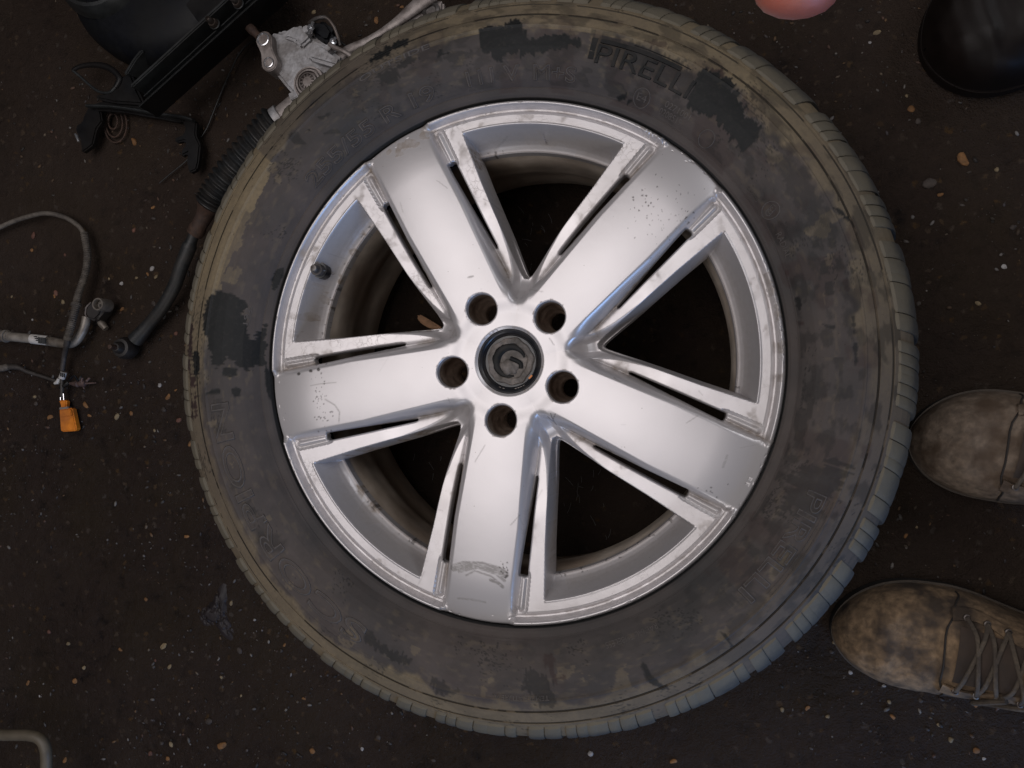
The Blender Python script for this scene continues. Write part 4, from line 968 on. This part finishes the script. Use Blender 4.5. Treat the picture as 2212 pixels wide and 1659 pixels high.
# ------------------------------------------------------------------ top left: tub, beam, bracket
TB = empty('plastic_cover', P(300, -90, 0), 'large black round plastic cover in the top left corner behind the beam', 'plastic cover')
c = P(318, -118, .05)
tub = [(.152, .004), (.150, .020), (.142, .036), (.120, .046), (.080, .050), (.0, .052)]
link('cover_shell', bm_mesh(lathe(tub, 72, (c.x, c.y)), 'cover_shell'), M['blackplastic'], TB)
c2 = P(206, -80, .06); k_ = S(.06)
link('raised_rim', bm_mesh(lathe([(128 * k_, .046), (120 * k_, .060), (112 * k_, .066), (104 * k_, .067), (98 * k_, .062), (90 * k_, .046)], 72, (c2.x, c2.y)), 'raised_rim'), M['greyedge'], TB)

BM = empty('steel_beam', P(420, 120, 0), 'long black steel channel beam with bolts running up to the top edge', 'beam')
A0, A1 = P(306, 216, .09), P(590, -42, .09); ZB = .044
dirv = (A1 - A0).normalized(); nrm = Vector((dirv.y, -dirv.x, 0))
def beam_part(name, o0, o1, z0, z1, mat, s0=0.0, s1=0.0, bev=.0015):
    a = A0 + dirv * s0; b = A1 + dirv * s1
    poly = [(a + nrm * o0), (b + nrm * o0), (b + nrm * o1), (a + nrm * o1)]
    link(name, bm_mesh(prism(poly, z0 + ZB, z1 + ZB, bev), name), mat, BM)
beam_part('web', -.0125, .0125, .020, .030, M['blackpaint'])
beam_part('flange', -.0170, -.0118, .018, .060, M['greyedge'], .003)
beam_part('flange', .0110, .0150, .018, .058, M['blackpaint'], -.004)
beam_part('flange_lip', .0138, .0154, .0575, .0605, M['greyedge'], -.004)
beam_part('web_rib', -.0045, -.0032, .029, .044, M['greyedge'], .004, 0, .0004)
beam_part('web_rib', .0015, .0026, .029, .040, M['greyedge'], .006, -.06, .0004)
beam_part('rail_plate', -.060, -.0185, .030, .046, M['blackpaint'], .12)
for px, py, r in ((455, 45, 12), (507, 1, 12)):
    c = P(px, py, .10); k_ = r * S(.10)
    b_ = link('bolt', bm_mesh(lathe([(k_, .089), (k_ * 1.02, .094), (k_ * .8, .098), (k_ * .62, .098), (k_ * .6, .106), (k_ * .45, .108), (k_ * .3, .104), (0, .104)], 24, (c.x, c.y)), 'bolt'), M['darksteel'], BM)
    link('washer', bm_mesh(lathe([(k_ * 1.15, .090), (k_ * 1.15, .092), (k_ * .9, .093)], 24, (c.x, c.y)), 'washer'), M['greyedge'], b_)

BR = empty('steel_bracket', P(300, 240, 0), 'black pressed steel bracket with a looped handle and two hooked legs', 'bracket')
zt = .03
link('cross_bar', bm_mesh(tube(spline([P(188, 229, zt), P(230, 230, zt), P(285, 236, zt), P(340, 246, zt), P(390, 252, zt), P(418, 260, zt)], 8), 4.2 * S(zt), 10, flat=1.6), 'cross_bar'), M['greyedge'], BR)
link('cross_plate', bm_mesh(prism(PP([(190, 224), (222, 214), (262, 208), (300, 222), (352, 244), (395, 256), (386, 262), (330, 252), (262, 240), (200, 236)], zt), .012, .026, .002), 'cross_plate'), M['blackpaint'], BR)
link('leg', bm_mesh(prism(PP([(188, 230), (216, 236), (220, 262), (208, 278), (200, 312), (188, 322), (176, 330), (172, 300), (162, 282), (164, 270), (176, 264), (180, 248), (186, 240)], .022), .012, .022, .002), 'leg'), M['blackpaint'], BR)
link('leg', bm_mesh(prism(PP([(388, 252), (412, 256), (424, 262), (422, 290), (426, 300), (432, 312), (428, 350), (424, 366), (408, 374), (402, 350), (404, 330), (390, 338), (392, 322), (402, 312), (398, 304), (378, 308), (376, 298), (396, 290), (400, 272), (392, 264)], .022), .012, .022, .002), 'leg'), M['blackpaint'], BR)
lp = [P(157, 152, .035), P(172, 144, .035), P(196, 140, .035), P(222, 142, .035), P(244, 152, .035), P(258, 170, .035), P(250, 188, .035), P(236, 200, .034), P(214, 198, .033), P(194, 184, .033), P(174, 166, .034), P(157, 152, .035)]
link('handle_loop', bm_mesh(tube(spline(lp[:7], 6), [np.interp(i / 36, [0, .5, 1], [5, 8, 7]) * S(.03) for i in range(37)], 10, flat=.8), 'handle_loop'), M['blackpaint'], BR)
link('handle_loop', bm_mesh(tube(spline(lp[6:], 6), 3.5 * S(.03), 10), 'handle_loop'), M['greyedge'], BR)
link('tab', bm_mesh(prism(PP([(238, 196), (262, 168), (286, 158), (300, 196), (316, 228), (250, 224), (214, 216), (206, 206), (228, 204)], .03), .010, .034, .003), 'tab'), M['blackpaint'], BR)
link('tab', bm_mesh(prism(PP([(289, 126), (304, 108), (312, 110), (294, 132), (276, 162), (268, 160)], .04), .012, .042, .0015), 'tab'), M['greyedge'], BR)
link('bright_stud', bm_mesh(tube([P(163, 290, .02), P(166, 294, .022), P(170, 306, .022)], [3 * S(.02), 4 * S(.02), 3 * S(.02)], 10), 'bright_stud'), M['brightsteel'], BR)
CS = empty('rusty_spring', P(250, 270, 0), 'flat oval rusty spring half sunk in dirt under the bracket', 'spring')
for q, (rx, ry, oz) in enumerate(((10, 17, .006), (18, 30, .004), (24, 38, .003))):
    pts = [P(244 + q * 3 + rx * math.cos(a / 28 * 2 * PI), 262 + q * 4 + ry * math.sin(a / 28 * 2 * PI), oz) for a in range(29)]
    link('coil', bm_mesh(tube(pts, 2.3 * S(0), 8, caps=False), 'coil'), M['rust'], CS)

# bottom left bent tube
tag(link('bent_tube', bm_mesh(tube(spline([P(-160, 1589, .09), P(-60, 1588, .09), P(20, 1588, .09), P(66, 1589, .09), P(88, 1598, .09), P(98, 1618, .09), P(100, 1650, .09), P(101, 1760, .09), P(101, 1900, .09)], 8), 13.5 * S(.09), 24), 'bent_tube'), M['tan_frame']), 'beige painted bent metal tube across the bottom left corner', 'metal tube')
# mud patch
bm = bmesh.new(); bmesh.ops.create_grid(bm, x_segments=70, y_segments=90, size=1)
mp_ = P(468, 1325, 0)
for v in bm.verts:
    a, b = v.co.x, v.co.y; r = math.hypot(a, b); x_, y_ = mp_.x + a * .030, mp_.y + b * .042
    e_ = max(0, 1 - r * (1 + .35 * math.sin(3 * math.atan2(b, a) + 1)))
    rg_ = abs(float(fbm(np.array(x_ * 90 + y_ * 60), np.array(y_ * 55 - x_ * 30), 4, 2)) - .5)
    v.co = Vector((x_, y_, -.0085 + .0085 * min(1, e_ * 1.6) - .022 * (.12 - min(rg_, .12)) * min(1, e_ * 2)))
tag(link('mud_patch', bm_mesh(bm, 'mud_patch'), M['mud']), 'glossy purplish lump of creased wet mud on the floor left of the tyre', 'mud')
# splinter inside the wheel
WC = link('wood_splinter', bm_mesh(prism(PP([(899, 684), (904, 678), (922, 688), (942, 700), (954, 708), (952, 714), (935, 711), (918, 705), (905, 695)], .015), .004, .015, .002), 'wood_splinter'), M['wood'])
tag(WC, 'pale broken wood splinter on the floor inside the wheel, seen between two spokes', 'wood splinter')

# ------------------------------------------------------------------ boots
def boot(name, toe, ang, length, width, mats, parent=None, laces=True, hi=1.0, shaft=.17, dl=0.0):
    """toe at the origin side, running along +x of its own frame; sections lofted from toe to heel"""
    c, s = math.cos(ang), math.sin(ang)
    def Wd(x_, y_, z_): return Vector((toe[0] + x_ * c - y_ * s, toe[1] + x_ * s + y_ * c, z_))
    root = empty(name, (toe[0], toe[1], 0)) if parent is None else None
    if parent is not None:
        root = bpy.data.objects.new(name, None); COL.objects.link(root); root.parent = parent; root.location = Vector((toe[0], toe[1], 0)) - Vector(WORLD(parent)); root.empty_display_size = .02
    def hw(f):
        front = (1 - (1 - min(f, .30) / .30) ** 2.35) ** .58
        waist = 1 - .27 * float(sm(.34, .66, f)); heel = (1 - max(0, (f - .86) / .14) ** 2.4) ** .6 if f < 1 else .02
        return width * .5 * max(.01, front * waist * heel)
    def off(f): return .010 * math.sin(f * PI) * (1 if name else 1)
    def top(f): return hi * float(np.interp(f, [0, .03, .08, .16, .26, .36, .45, .55, .62, 1], [.030, .050, .064, .073, .074, .080, .094, .112, .125, .13]))
    # outsole with welt
    def outline(g, n=40):
        fs = [.5 - .5 * math.cos(PI * q / 59) for q in range(60)]
        a = [Wd(f * length, off(f) + hw(f) + g, 0) for f in fs]; b = [Wd(f * length, off(f) - hw(f) - g, 0) for f in fs]
        return a + b[::-1]
    link('sole', bm_mesh(prism(outline(.0012), .002, .018, .002), 'sole'), mats['sole'], root)
    link('welt', bm_mesh(prism(outline(.0022), .0185, .0225, .0014), 'welt'), mats['welt'], root)
    bm = bmesh.new(); rows = []; nf = 44; ns = 30
    for i in range(nf + 1):
        f = (i / nf) ** 1.7 * .62; h = top(f); W_ = hw(f); row = []
        for j in range(ns + 1):
            a = PI * j / ns; ex = .62
            yy = math.copysign(abs(math.cos(a)) ** ex, math.cos(a)) * W_; zz = .020 + (h - .020) * abs(math.sin(a)) ** (.80 if f < .3 else .95)
            x_ = f * length; cre = .0016 * math.exp(-((f - .20 - .02 * math.sin(2 * a)) / .006) ** 2) + .0026 * math.exp(-((f - .33) / .010) ** 2) + .0018 * math.exp(-((f - .37) / .009) ** 2) + .0014 * math.exp(-((f - .41) / .008) ** 2)
            zz -= cre * math.sin(a) * (1 + .5 * math.sin(3 * a))
            zz += ((vnoise(np.array(x_ * 45 + 3), np.array(yy * 45), 4) - .5) * .007 + (vnoise(np.array(x_ * 130 + yy * 60), np.array(yy * 110), 2) - .5) * .0030) * math.sin(a)
            row.append(bm.verts.new(Wd(x_, off(f) + yy, float(zz))))
        rows.append(row)
    for A, B in zip(rows[:-1], rows[1:]):
        for j in range(ns): bm.faces.new((A[j], B[j], B[j + 1], A[j + 1]))
    link('vamp', bm_mesh(bm, 'vamp'), mats['upper'], root)
    # heel and ankle shaft
    bm = bmesh.new(); rows = []
    for i in range(15):
        g = i / 14; z_ = .02 + g * (shaft - .02); row = []
        x0 = np.interp(g, [0, .5, 1], [.46, .50, .56]) * length; x1 = np.interp(g, [0, .3, 1], [1.0, .995, .97]) * length
        cxn = (x0 + x1) / 2; rx = (x1 - x0) / 2; ry = width * .5 * np.interp(g, [0, .4, 1], [.78, .66, .70])
        for j in range(32):
            a = 2 * PI * j / 32; row.append(bm.verts.new(Wd(cxn + rx * math.cos(a), off(.7) + ry * math.sin(a), float(z_))))
        rows.append(row)
    for A, B in zip(rows[:-1], rows[1:]):
        for j in range(32): bm.faces.new((A[j], A[(j + 1) % 32], B[(j + 1) % 32], B[j]))
    bm.faces.new(rows[-1])
    link('ankle_shaft', bm_mesh(bm, 'ankle_shaft'), mats['upper'], root)
    if laces:
        # toe cap seam, tongue, two eyelet facings and the crossing laces
        def srf(f, a_):
            h = top(f); W_ = hw(f)
            return Wd(f * length, off(f) + math.copysign(abs(math.cos(a_)) ** .62, math.cos(a_)) * W_, .020 + (h - .020) * abs(math.sin(a_)) ** (.80 if f < .3 else .95) + .0022)
        seam = [srf(.345 - dl + .022 * math.cos(2 * PI * j / 20) + .004 * math.sin(j * 1.3), .25 + (PI - .5) * j / 20) for j in range(21)]
        link('toe_cap_seam', bm_mesh(tube(seam, .0011, 6), 'toe_cap_seam'), mats['sole'], root)
        bm = bmesh.new(); rows = []
        for i in range(14):
            f = .36 - dl + .30 * i / 13; rows.append([bm.verts.new(srf(f, PI / 2 + k_ * .34) + Vector((0, 0, .0030 - .0015 * abs(k_)))) for k_ in (-1, -.5, 0, .5, 1)])
        for A, B in zip(rows[:-1], rows[1:]):
            for j in range(4): bm.faces.new((A[j], B[j], B[j + 1], A[j + 1]))
        link('tongue', bm_mesh(bm, 'tongue'), mats['dark'], root)
        for sgn in (-1, 1):
            bm = bmesh.new(); rows = []
            for i in range(16):
                f = .335 - dl + .32 * i / 15; w0 = .40 + .10 * math.sin(i * .5); rows.append([bm.verts.new(srf(f, PI / 2 + sgn * w0) + Vector((0, 0, .001))), bm.verts.new(srf(f, PI / 2 + sgn * (w0 + .03)) + Vector((0, 0, .0042))), bm.verts.new(srf(f, PI / 2 + sgn * (w0 + .30)) + Vector((0, 0, .0040))), bm.verts.new(srf(f, PI / 2 + sgn * (w0 + .34)))])
            for A, B in zip(rows[:-1], rows[1:]):
                for j in range(3): bm.faces.new((A[j], B[j], B[j + 1], A[j + 1]))
            fc = link('eyelet_facing', bm_mesh(bm, 'eyelet_facing'), mats['upper'], root)
            for k_ in range(5):
                q = srf(.375 - dl + k_ * .055, PI / 2 + sgn * .56) + Vector((0, 0, .0042))
                bm = lathe([(.0034, q.z - .002), (.0034, q.z + .0008), (.0022, q.z + .0012), (.0019, q.z - .001), (0, q.z - .001)], 14, (q.x, q.y))
                link('eyelet', bm_mesh(bm, 'eyelet'), M['darksteel'], fc)
        for k_ in range(5):
            f0 = .375 - dl + k_ * .055
            for sgn in (-1, 1):
                pts = [srf(f0, PI / 2 - sgn * .56) + Vector((0, 0, .005)), srf(f0 + .018 + .010 * math.sin(k_ * 5 + sgn), PI / 2 - sgn * .2) + Vector((0, 0, .0075)), srf(f0 + .037 + .009 * math.cos(k_ * 3 + sgn), PI / 2 + sgn * .2) + Vector((0, 0, .0095 if sgn > 0 else .008)), srf(f0 + .055, PI / 2 + sgn * .56) + Vector((0, 0, .005))]
                link('lace', bm_mesh(tube(spline(pts, 6), .0023, 8, flat=.6), 'lace'), mats['lace'], root)
        # loose lace end hanging over the side
        pts = [srf(.50, PI / 2 + .5) + Vector((0, 0, .009)), srf(.44, PI / 2 + .9) + Vector((0, 0, .010)), srf(.47, PI / 2 + 1.15) + Vector((0, 0, .008)), srf(.56, PI / 2 + .95) + Vector((0, 0, .010)), srf(.62, PI / 2 + 1.2) + Vector((0, 0, .006))]
        link('lace', bm_mesh(tube(spline(pts, 7), .0030, 8), 'lace'), mats['lace'], root)
    return root, Wd
PS = empty('person', (.70, -.20, 0), 'standing person seen only by worn brown lace-up boots and a fingertip', 'person')
mt1 = dict(upper=M['suede_g'], dark=M['suede_d'], sole=M['sole'], welt=M['welt'], lace=M['lace'])
mt2 = dict(upper=M['suede'], dark=M['suede_d'], sole=M['sole'], welt=M['welt'], lace=M['lace'])
t1 = P(1966, 940, .028); t2 = P(1798, 1352, .028)
b1, _ = boot('boot', (t1.x, t1.y), math.radians(-12), .305, .118, mt1, PS, dl=.055); b1['label'] = 'dusty grey brown boot beside the middle of the tyre'
b2, _ = boot('boot', (t2.x, t2.y), math.radians(-9), .315, .116, mt2, PS); b2['label'] = 'tan suede boot at the lower right of the tyre'
# body: one continuous skinned figure in dark work clothes, outside the picture
def skin_body(name, verts, edges, radii, mat, parent, root_i=0, sub=2):
    me = bpy.data.meshes.new(name); me.from_pydata([tuple(v) for v in verts], edges, []); me.update()
    o = bpy.data.objects.new(name, me); COL.objects.link(o)
    md = o.modifiers.new('skin', 'SKIN'); sd = o.modifiers.new('sub', 'SUBSURF'); sd.levels = sub; sd.render_levels = sub
    for i, r in enumerate(radii):
        s_ = me.skin_vertices[0].data[i]; s_.radius = (r, r) if not isinstance(r, tuple) else r; s_.use_root = (i == root_i)
    bpy.context.view_layer.update()
    m2 = bpy.data.meshes.new_from_object(o.evaluated_get(bpy.context.evaluated_depsgraph_get()))
    bpy.data.objects.remove(o); m2.name = name; m2.materials.clear()
    return link(name, m2, mat, parent)

bV = [(.86, -.22, .92), (.86, -.11, .88), (.80, -.125, .52), (.635, -.13, .13), (.86, -.33, .88), (.74, -.35, .50), (.548, -.362, .13),
      (.86, -.22, 1.12), (.82, -.22, 1.34), (.78, -.22, 1.46), (.76, -.22, 1.52),
      (.80, -.04, 1.42), (.68, .06, 1.20), (.46, .09, 1.115), (.80, -.40, 1.42), (.72, -.46, 1.18), (.50, -.30, 1.115)]
bE = [(0, 1), (1, 2), (2, 3), (0, 4), (4, 5), (5, 6), (0, 7), (7, 8), (8, 9), (9, 10), (8, 11), (11, 12), (12, 13), (8, 14), (14, 15), (15, 16)]
bR = [.14, .095, .075, .058, .095, .075, .058, .13, .14, .07, .055, .07, .052, .038, .07, .052, .038]
skin_body('clothed_body', bV, bE, bR, M['trouser'], PS)
hd = link('head', (lambda bm: bm_mesh(bm, 'head'))((lambda bm: (bmesh.ops.create_uvsphere(bm, u_segments=32, v_segments=20, radius=1), [setattr(v, 'co', Vector((.70 + v.co.x * .095 - (.012 if abs(v.co.y) < .2 and v.co.x < -.9 else 0), -.22 + v.co.y * .075, 1.64 + v.co.z * .115))) for v in bm.verts], bm)[-1])(bmesh.new())), M['skin'], PS)
link('hair', bm_mesh(lathe([(.0, 1.762), (.05, 1.752), (.085, 1.715), (.098, 1.66)], 28, (.715, -.22)), 'hair'), M['blackplastic'], PS)
def hand(sx, wrist, knuck, tips, thumb, par):
    """palm with five separate fingers; wrist -> knuckles -> bent fingers"""
    Vv = [wrist, wrist.lerp(knuck, .5), knuck]; Ee = [(0, 1), (1, 2)]; Rr_ = [(.026, .020), (.036, .016), (.038, .013)]
    HN = skin_body('hand', Vv, Ee, Rr_, M['skin'], par, 1)
    for k, (base, mid, mid2, tip_, r) in enumerate(tips):
        skin_body('finger', [base, mid, mid2, tip_], [(0, 1), (1, 2), (2, 3)], [r * 1.08, r, r * 1.12, r * .82], M['skin'], HN, 0)
    skin_body('thumb', thumb, [(0, 1), (1, 2)], [.013, .011, .0085], M['skin'], HN, 0)
    return HN
V3 = Vector
# fingertip that dips into the picture at its top edge
ft = P(1712, 54, .862)
fr = .0104
w_ = V3((.40, .105, 1.09)); kn_ = V3((.315, .112, 1.045))
tips = [(V3((.300, .098, 1.040)), V3((.236, .110, .930)), V3((ft.x + .002, ft.y + .022, .872)), V3((ft.x, ft.y, .862)), fr),
        (V3((.305, .115, 1.045)), V3((.262, .118, 1.035)), V3((.235, .105, 1.02)), V3((.222, .085, 1.03)), .0088),
        (V3((.310, .132, 1.045)), V3((.272, .138, 1.035)), V3((.245, .126, 1.025)), V3((.232, .106, 1.03)), .0084),
        (V3((.318, .147, 1.045)), V3((.286, .155, 1.035)), V3((.262, .145, 1.027)), V3((.250, .128, 1.03)), .0074)]
hand(1, w_, kn_, tips, [V3((.345, .080, 1.06)), V3((.305, .050, 1.075)), V3((.272, .032, 1.082))], PS)
w2 = V3((.455, -.27, 1.10)); k2 = V3((.370, -.235, 1.075))
tips2 = [(V3((.355, -.215, 1.075)), V3((.315, -.195, 1.085)), V3((.285, -.175, 1.085)), V3((.262, -.155, 1.08)), .0088),
         (V3((.355, -.232, 1.072)), V3((.312, -.218, 1.078)), V3((.282, -.198, 1.075)), V3((.262, -.175, 1.07)), .0088),
         (V3((.358, -.248, 1.070)), V3((.318, -.240, 1.070)), V3((.290, -.222, 1.065)), V3((.270, -.198, 1.062)), .0083),
         (V3((.365, -.262, 1.070)), V3((.332, -.260, 1.068)), V3((.308, -.246, 1.062)), V3((.290, -.225, 1.06)), .0073)]
hand(-1, w2, k2, tips2, [V3((.400, -.205, 1.09)), V3((.360, -.175, 1.105)), V3((.330, -.150, 1.11))], PS)

t3 = P(1990, 130, .03)
mt3 = dict(upper=M['boot_black'], dark=M['boot_black'], sole=M['boot_black'], welt=M['boot_black'], lace=M['lace'])
b3, _ = boot('boot', (t3.x + .004, t3.y + .012), math.radians(14), .30, .150, mt3, None, laces=False, hi=1.15)
tag(b3, 'shiny black boot with a rounded toe in the dark top right corner', 'boot')

# ------------------------------------------------------------------ gravel: fine grit as one mass, larger stones one by one
def ground_z(x_, y_): return float((fbm(np.array(x_ * 9), np.array(y_ * 9), 4, 1) - .5) * .006 + (fbm(np.array(x_ * 60), np.array(y_ * 60), 3, 4) - .5) * .0035 - .003)
ico = bmesh.new(); bmesh.ops.create_icosphere(ico, subdivisions=1, radius=1); icv = np.array([v.co[:] for v in ico.verts]); icf = np.array([[v.index for v in f.verts] for f in ico.faces]); ico.free()
N = 15000
gx_ = rng.uniform(-.92, .62, N); gy_ = rng.uniform(-.62, .66, N)
dn_ = fbm(gx_ * 6, gy_ * 6, 4, 7); keep = (dn_ + .22 * rng.random(N) > .52) & (np.hypot(gx_, gy_) > .30)
gx_, gy_ = gx_[keep], gy_[keep]; N = len(gx_)
gz_ = (fbm(gx_ * 9, gy_ * 9, 4, 1) - .5) * .006 + (fbm(gx_ * 60, gy_ * 60, 3, 4) - .5) * .0035 - .003
size = .0004 + .0019 * rng.random(N) ** 3.6
an = rng.uniform(0, 2 * PI, N); el = rng.uniform(.9, 2.4, N)
VV = icv[None] * (1 + .35 * (rng.random((N, 12, 1)) - .5)) * size[:, None, None] * np.stack([el, np.ones(N), np.full(N, .6)], -1)[:, None]
ca, sa = np.cos(an)[:, None], np.sin(an)[:, None]
VV = np.stack([VV[..., 0] * ca - VV[..., 1] * sa + gx_[:, None], VV[..., 0] * sa + VV[..., 1] * ca + gy_[:, None], VV[..., 2] + gz_[:, None] + size[:, None] * .25], -1)
FF = (icf[None] + (np.arange(N) * 12)[:, None, None]).reshape(-1, 3)
me = from_np('grit', VV.reshape(-1, 3), FF)
pal = np.array([(.30, .28, .27), (.20, .15, .10), (.22, .12, .05), (.13, .11, .10), (.34, .31, .28), (.16, .08, .05), (.09, .08, .09)])
col = pal[rng.integers(0, len(pal), N)] * rng.uniform(.05, .8, (N, 1)) ** 1.6
ca_ = me.color_attributes.new('tint', 'FLOAT_COLOR', 'POINT'); ca_.data.foreach_set('color', np.repeat(np.concatenate([col, np.ones((N, 1))], 1), 12, 0).astype(np.float32).ravel())
tag(link('grit', me, M['stone'], smooth=False), 'fine pale grit and crumbs scattered over the dark floor', 'grit', kind='stuff')
# stones at their places in the photo: (px, py, radius px, kind)
big = [(2080, 342, 15, 'or'), (1960, 205, 5, 'tan'), (1985, 260, 9, 'dark'), (2010, 395, 13, 'dark'), (2032, 420, 7, 'or'), (1970, 233, 9, 'or'), (1895, 68, 8, 'tan'),
       (2155, 365, 7, 'tan'), (1880, 90, 4, 'white'), (2170, 575, 6, 'white'), (2190, 490, 7, 'dark'), (1985, 655, 7, 'dark'), (2115, 655, 6, 'tan'),
       (288, 305, 12, 'or'), (288, 497, 9, 'red'), (68, 508, 9, 'red'), (138, 550, 6, 'red'), (66, 540, 6, 'or'), (329, 448, 6, 'or'), (327, 580, 9, 'white'),
       (294, 600, 6, 'tan'), (260, 612, 6, 'white'), (318, 592, 6, 'or'), (233, 602, 5, 'tan'), (336, 598, 6, 'tan'), (260, 667, 8, 'or'), (133, 652, 9, 'tan'), (118, 632, 8, 'red'),
       (380, 665, 8, 'dark'), (378, 720, 8, 'red'), (360, 858, 9, 'or'), (182, 875, 11, 'or'), (72, 857, 7, 'tan'), (107, 901, 9, 'or'), (75, 872, 8, 'dark'), (281, 893, 7, 'or'),
       (250, 900, 9, 'tan'), (222, 880, 6, 'dark'), (352, 885, 10, 'dark'), (385, 908, 8, 'red'), (190, 898, 7, 'or'), (332, 930, 6, 'tan'), (115, 640, 5, 'or'), (407, 960, 8, 'or'),
       (343, 832, 7, 'white'), (378, 843, 4, 'or'), (400, 1160, 8, 'or'), (312, 1296, 6, 'or'), (497, 1304, 6, 'tan'), (104, 1366, 8, 'red'), (144, 1392, 8, 'tan'), (350, 1397, 10, 'tan'),
       (256, 1405, 7, 'or'), (332, 1428, 5, 'red'), (363, 1442, 7, 'tan'), (178, 1444, 8, 'tan'), (158, 1473, 9, 'or'), (55, 1478, 7, 'or'), (474, 1465, 6, 'tan'), (478, 1485, 6, 'dark'),
       (515, 1407, 8, 'dark'), (548, 1340, 5, 'white'), (518, 1505, 5, 'tan'), (448, 1560, 9, 'dark'), (478, 1612, 15, 'or'), (345, 1608, 8, 'dark'), (366, 1610, 7, 'tan'), (321, 1630, 9, 'red'),
       (360, 1640, 7, 'or'), (136, 1645, 8, 'or'), (80, 1506, 4, 'white'), (245, 1650, 7, 'dark'), (612, 1395, 5, 'or'), (655, 1510, 6, 'or'), (672, 1625, 9, 'or'), (780, 1620, 5, 'white'),
       (815, 1595, 8, 'dark'), (905, 1545, 5, 'tan'), (935, 1645, 5, 'dark'), (1010, 1560, 8, 'tan'), (1275, 1630, 8, 'white'), (1140, 1440 + 130, 5, 'white'), (1455, 1645, 9, 'or'), (1690, 1535, 7, 'tan'), (1745, 1530, 6, 'or'),
       (1803, 1390, 6, 'tan'), (1797, 1410, 7, 'dark'), (1838, 1455, 5, 'white'), (2055, 1600, 8, 'tan'), (2110, 1622, 8, 'or'), (2126, 1640, 4, 'white'), (1930, 1550, 7, 'or'), (1922, 1518, 6, 'tan'),
       (2108, 1525, 6, 'or'), (1910, 1483, 5, 'white'), (2030, 1568, 6, 'tan'), (1990, 1515, 5, 'dark'), (1788, 1548, 6, 'tan'), (1880, 1420 + 160, 5, 'dark'), (1900, 1030, 6, 'or'), (1958, 1158, 6, 'or'), (1982, 1140, 4, 'tan'), (1930, 1075, 7, 'dark'),
       (575, 20, 5, 'tan'), (676, 24, 8, 'tan'), (812, 42, 9, 'or'), (868, 14, 6, 'or'), (690, 60, 4, 'white'), (330, 655, 7, 'dark'), (455, 700, 5, 'or'), (65, 690, 4, 'white'), (20, 640, 4, 'tan')]
stone_me = {}
for kd, mk in (('or', 'peb_or'), ('tan', 'peb_tan'), ('white', 'peb_white'), ('dark', 'peb_dark'), ('red', 'peb_red')):
    stone_me[kd] = []
    for q in range(3):
        g = random.Random(hash((kd, q)) % 1000 if False else (len(kd) * 31 + q * 7)); bm = bmesh.new(); bmesh.ops.create_icosphere(bm, subdivisions=2, radius=1)
        ax_ = [g.uniform(.7, 1.3) for _ in range(3)]; off_ = g.uniform(0, 30)
        for v in bm.verts:
            f = 1 + .55 * (float(vnoise(np.array(v.co.x * 1.6 + off_), np.array(v.co.y * 1.6 + v.co.z + off_), 3)) - .5)
            v.co = Vector((v.co.x * ax_[0] * f, v.co.y * ax_[1] * f * .8, v.co.z * .5 * f))
        m_ = bm_mesh(bm, 'pebble'); m_.materials.append(M[mk]); m_.polygons.foreach_set('use_smooth', [q > 0] * len(m_.polygons)); stone_me[kd].append(m_)
nm = {'or': ('orange brown', 'orange stones on the floor'), 'tan': ('pale tan', 'tan stones on the floor'), 'white': ('small whitish', 'white stones on the floor'), 'dark': ('dull dark grey', 'dark stones on the floor'), 'red': ('reddish', 'red stones on the floor')}
marks = [('orange plug', 145, 905), ('ball joint of the tie rod', 270, 752), ('hooked black bracket', 300, 250), ('bent beige tube', 60, 1600), ('lump of wet mud', 468, 1325),
         ('grey brown boot toe', 1985, 960), ('tan boot toe', 1820, 1370), ('shiny black boot', 2100, 120), ('top end of the steering rack', 740, 60), ('lowest point of the tyre', 1180, 1590),
         ('metal ferrule', 224, 702), ('pipe fitting cup', 217, 658), ('rack bellows', 480, 360), ('bottom right corner', 2212, 1659), ('paper label on the pipe', 86, 734), ('right edge of the tyre', 1972, 800)]
ordw = ['nearest', 'second nearest', 'third nearest', 'fourth nearest', 'fifth nearest', 'sixth nearest', 'seventh nearest', 'eighth nearest']
def stone_label(px, py, kd):
    same = [b for b in big if b[3] == kd]
    best = min(((sorted(range(len(same)), key=lambda j: math.hypot(same[j][0] - mx, same[j][1] - my)).index(same.index(next(b for b in same if b[:2] == (px, py)))), math.hypot(px - mx, py - my), nm_) for nm_, mx, my in marks))
    return '%s pebble, %s such one to the %s' % (nm[kd][0], ordw[min(best[0], 7)], best[2])
for i, (px, py, r, kd) in enumerate(big):
    q = P(px, py, 0); o = bpy.data.objects.new('pebble', stone_me[kd][i % 3]); COL.objects.link(o)
    s_ = r * S(0) * .85; o.scale = (s_, s_, s_ * .8); o.rotation_euler = (0, 0, random.uniform(0, 6.28)); o.location = (q.x, q.y, ground_z(q.x, q.y) + s_ * .12)
    lab_ = stone_label(px, py, kd)
    tag(o, lab_, 'pebble', nm[kd][1])
# pale fibres hanging in the dark inside the wheel
fb = bmesh.new(); g = random.Random(5)
for cxp, cyp, n_f in ((1160, 500, 9), (1240, 1060, 10), (1290, 1160, 6), (930, 1030, 4)):
    for q in range(n_f):
        a = P(cxp + g.gauss(0, 24), cyp + g.gauss(0, 34), .02); l_ = g.uniform(.004, .014); th_ = g.gauss(1.5, .5)
        tube_into(fb, [a, a + Vector((math.cos(th_) * l_ * .5 + .001, math.sin(th_) * l_ * .5, .002)), a + Vector((math.cos(th_) * l_, math.sin(th_) * l_, 0))], .00018, 4)
tag(link('cobweb_fibres', bm_mesh(fb, 'cobweb_fibres'), M['clear']), 'loose pale hairs and fibres on the dark floor inside the wheel', 'fibres', kind='stuff')
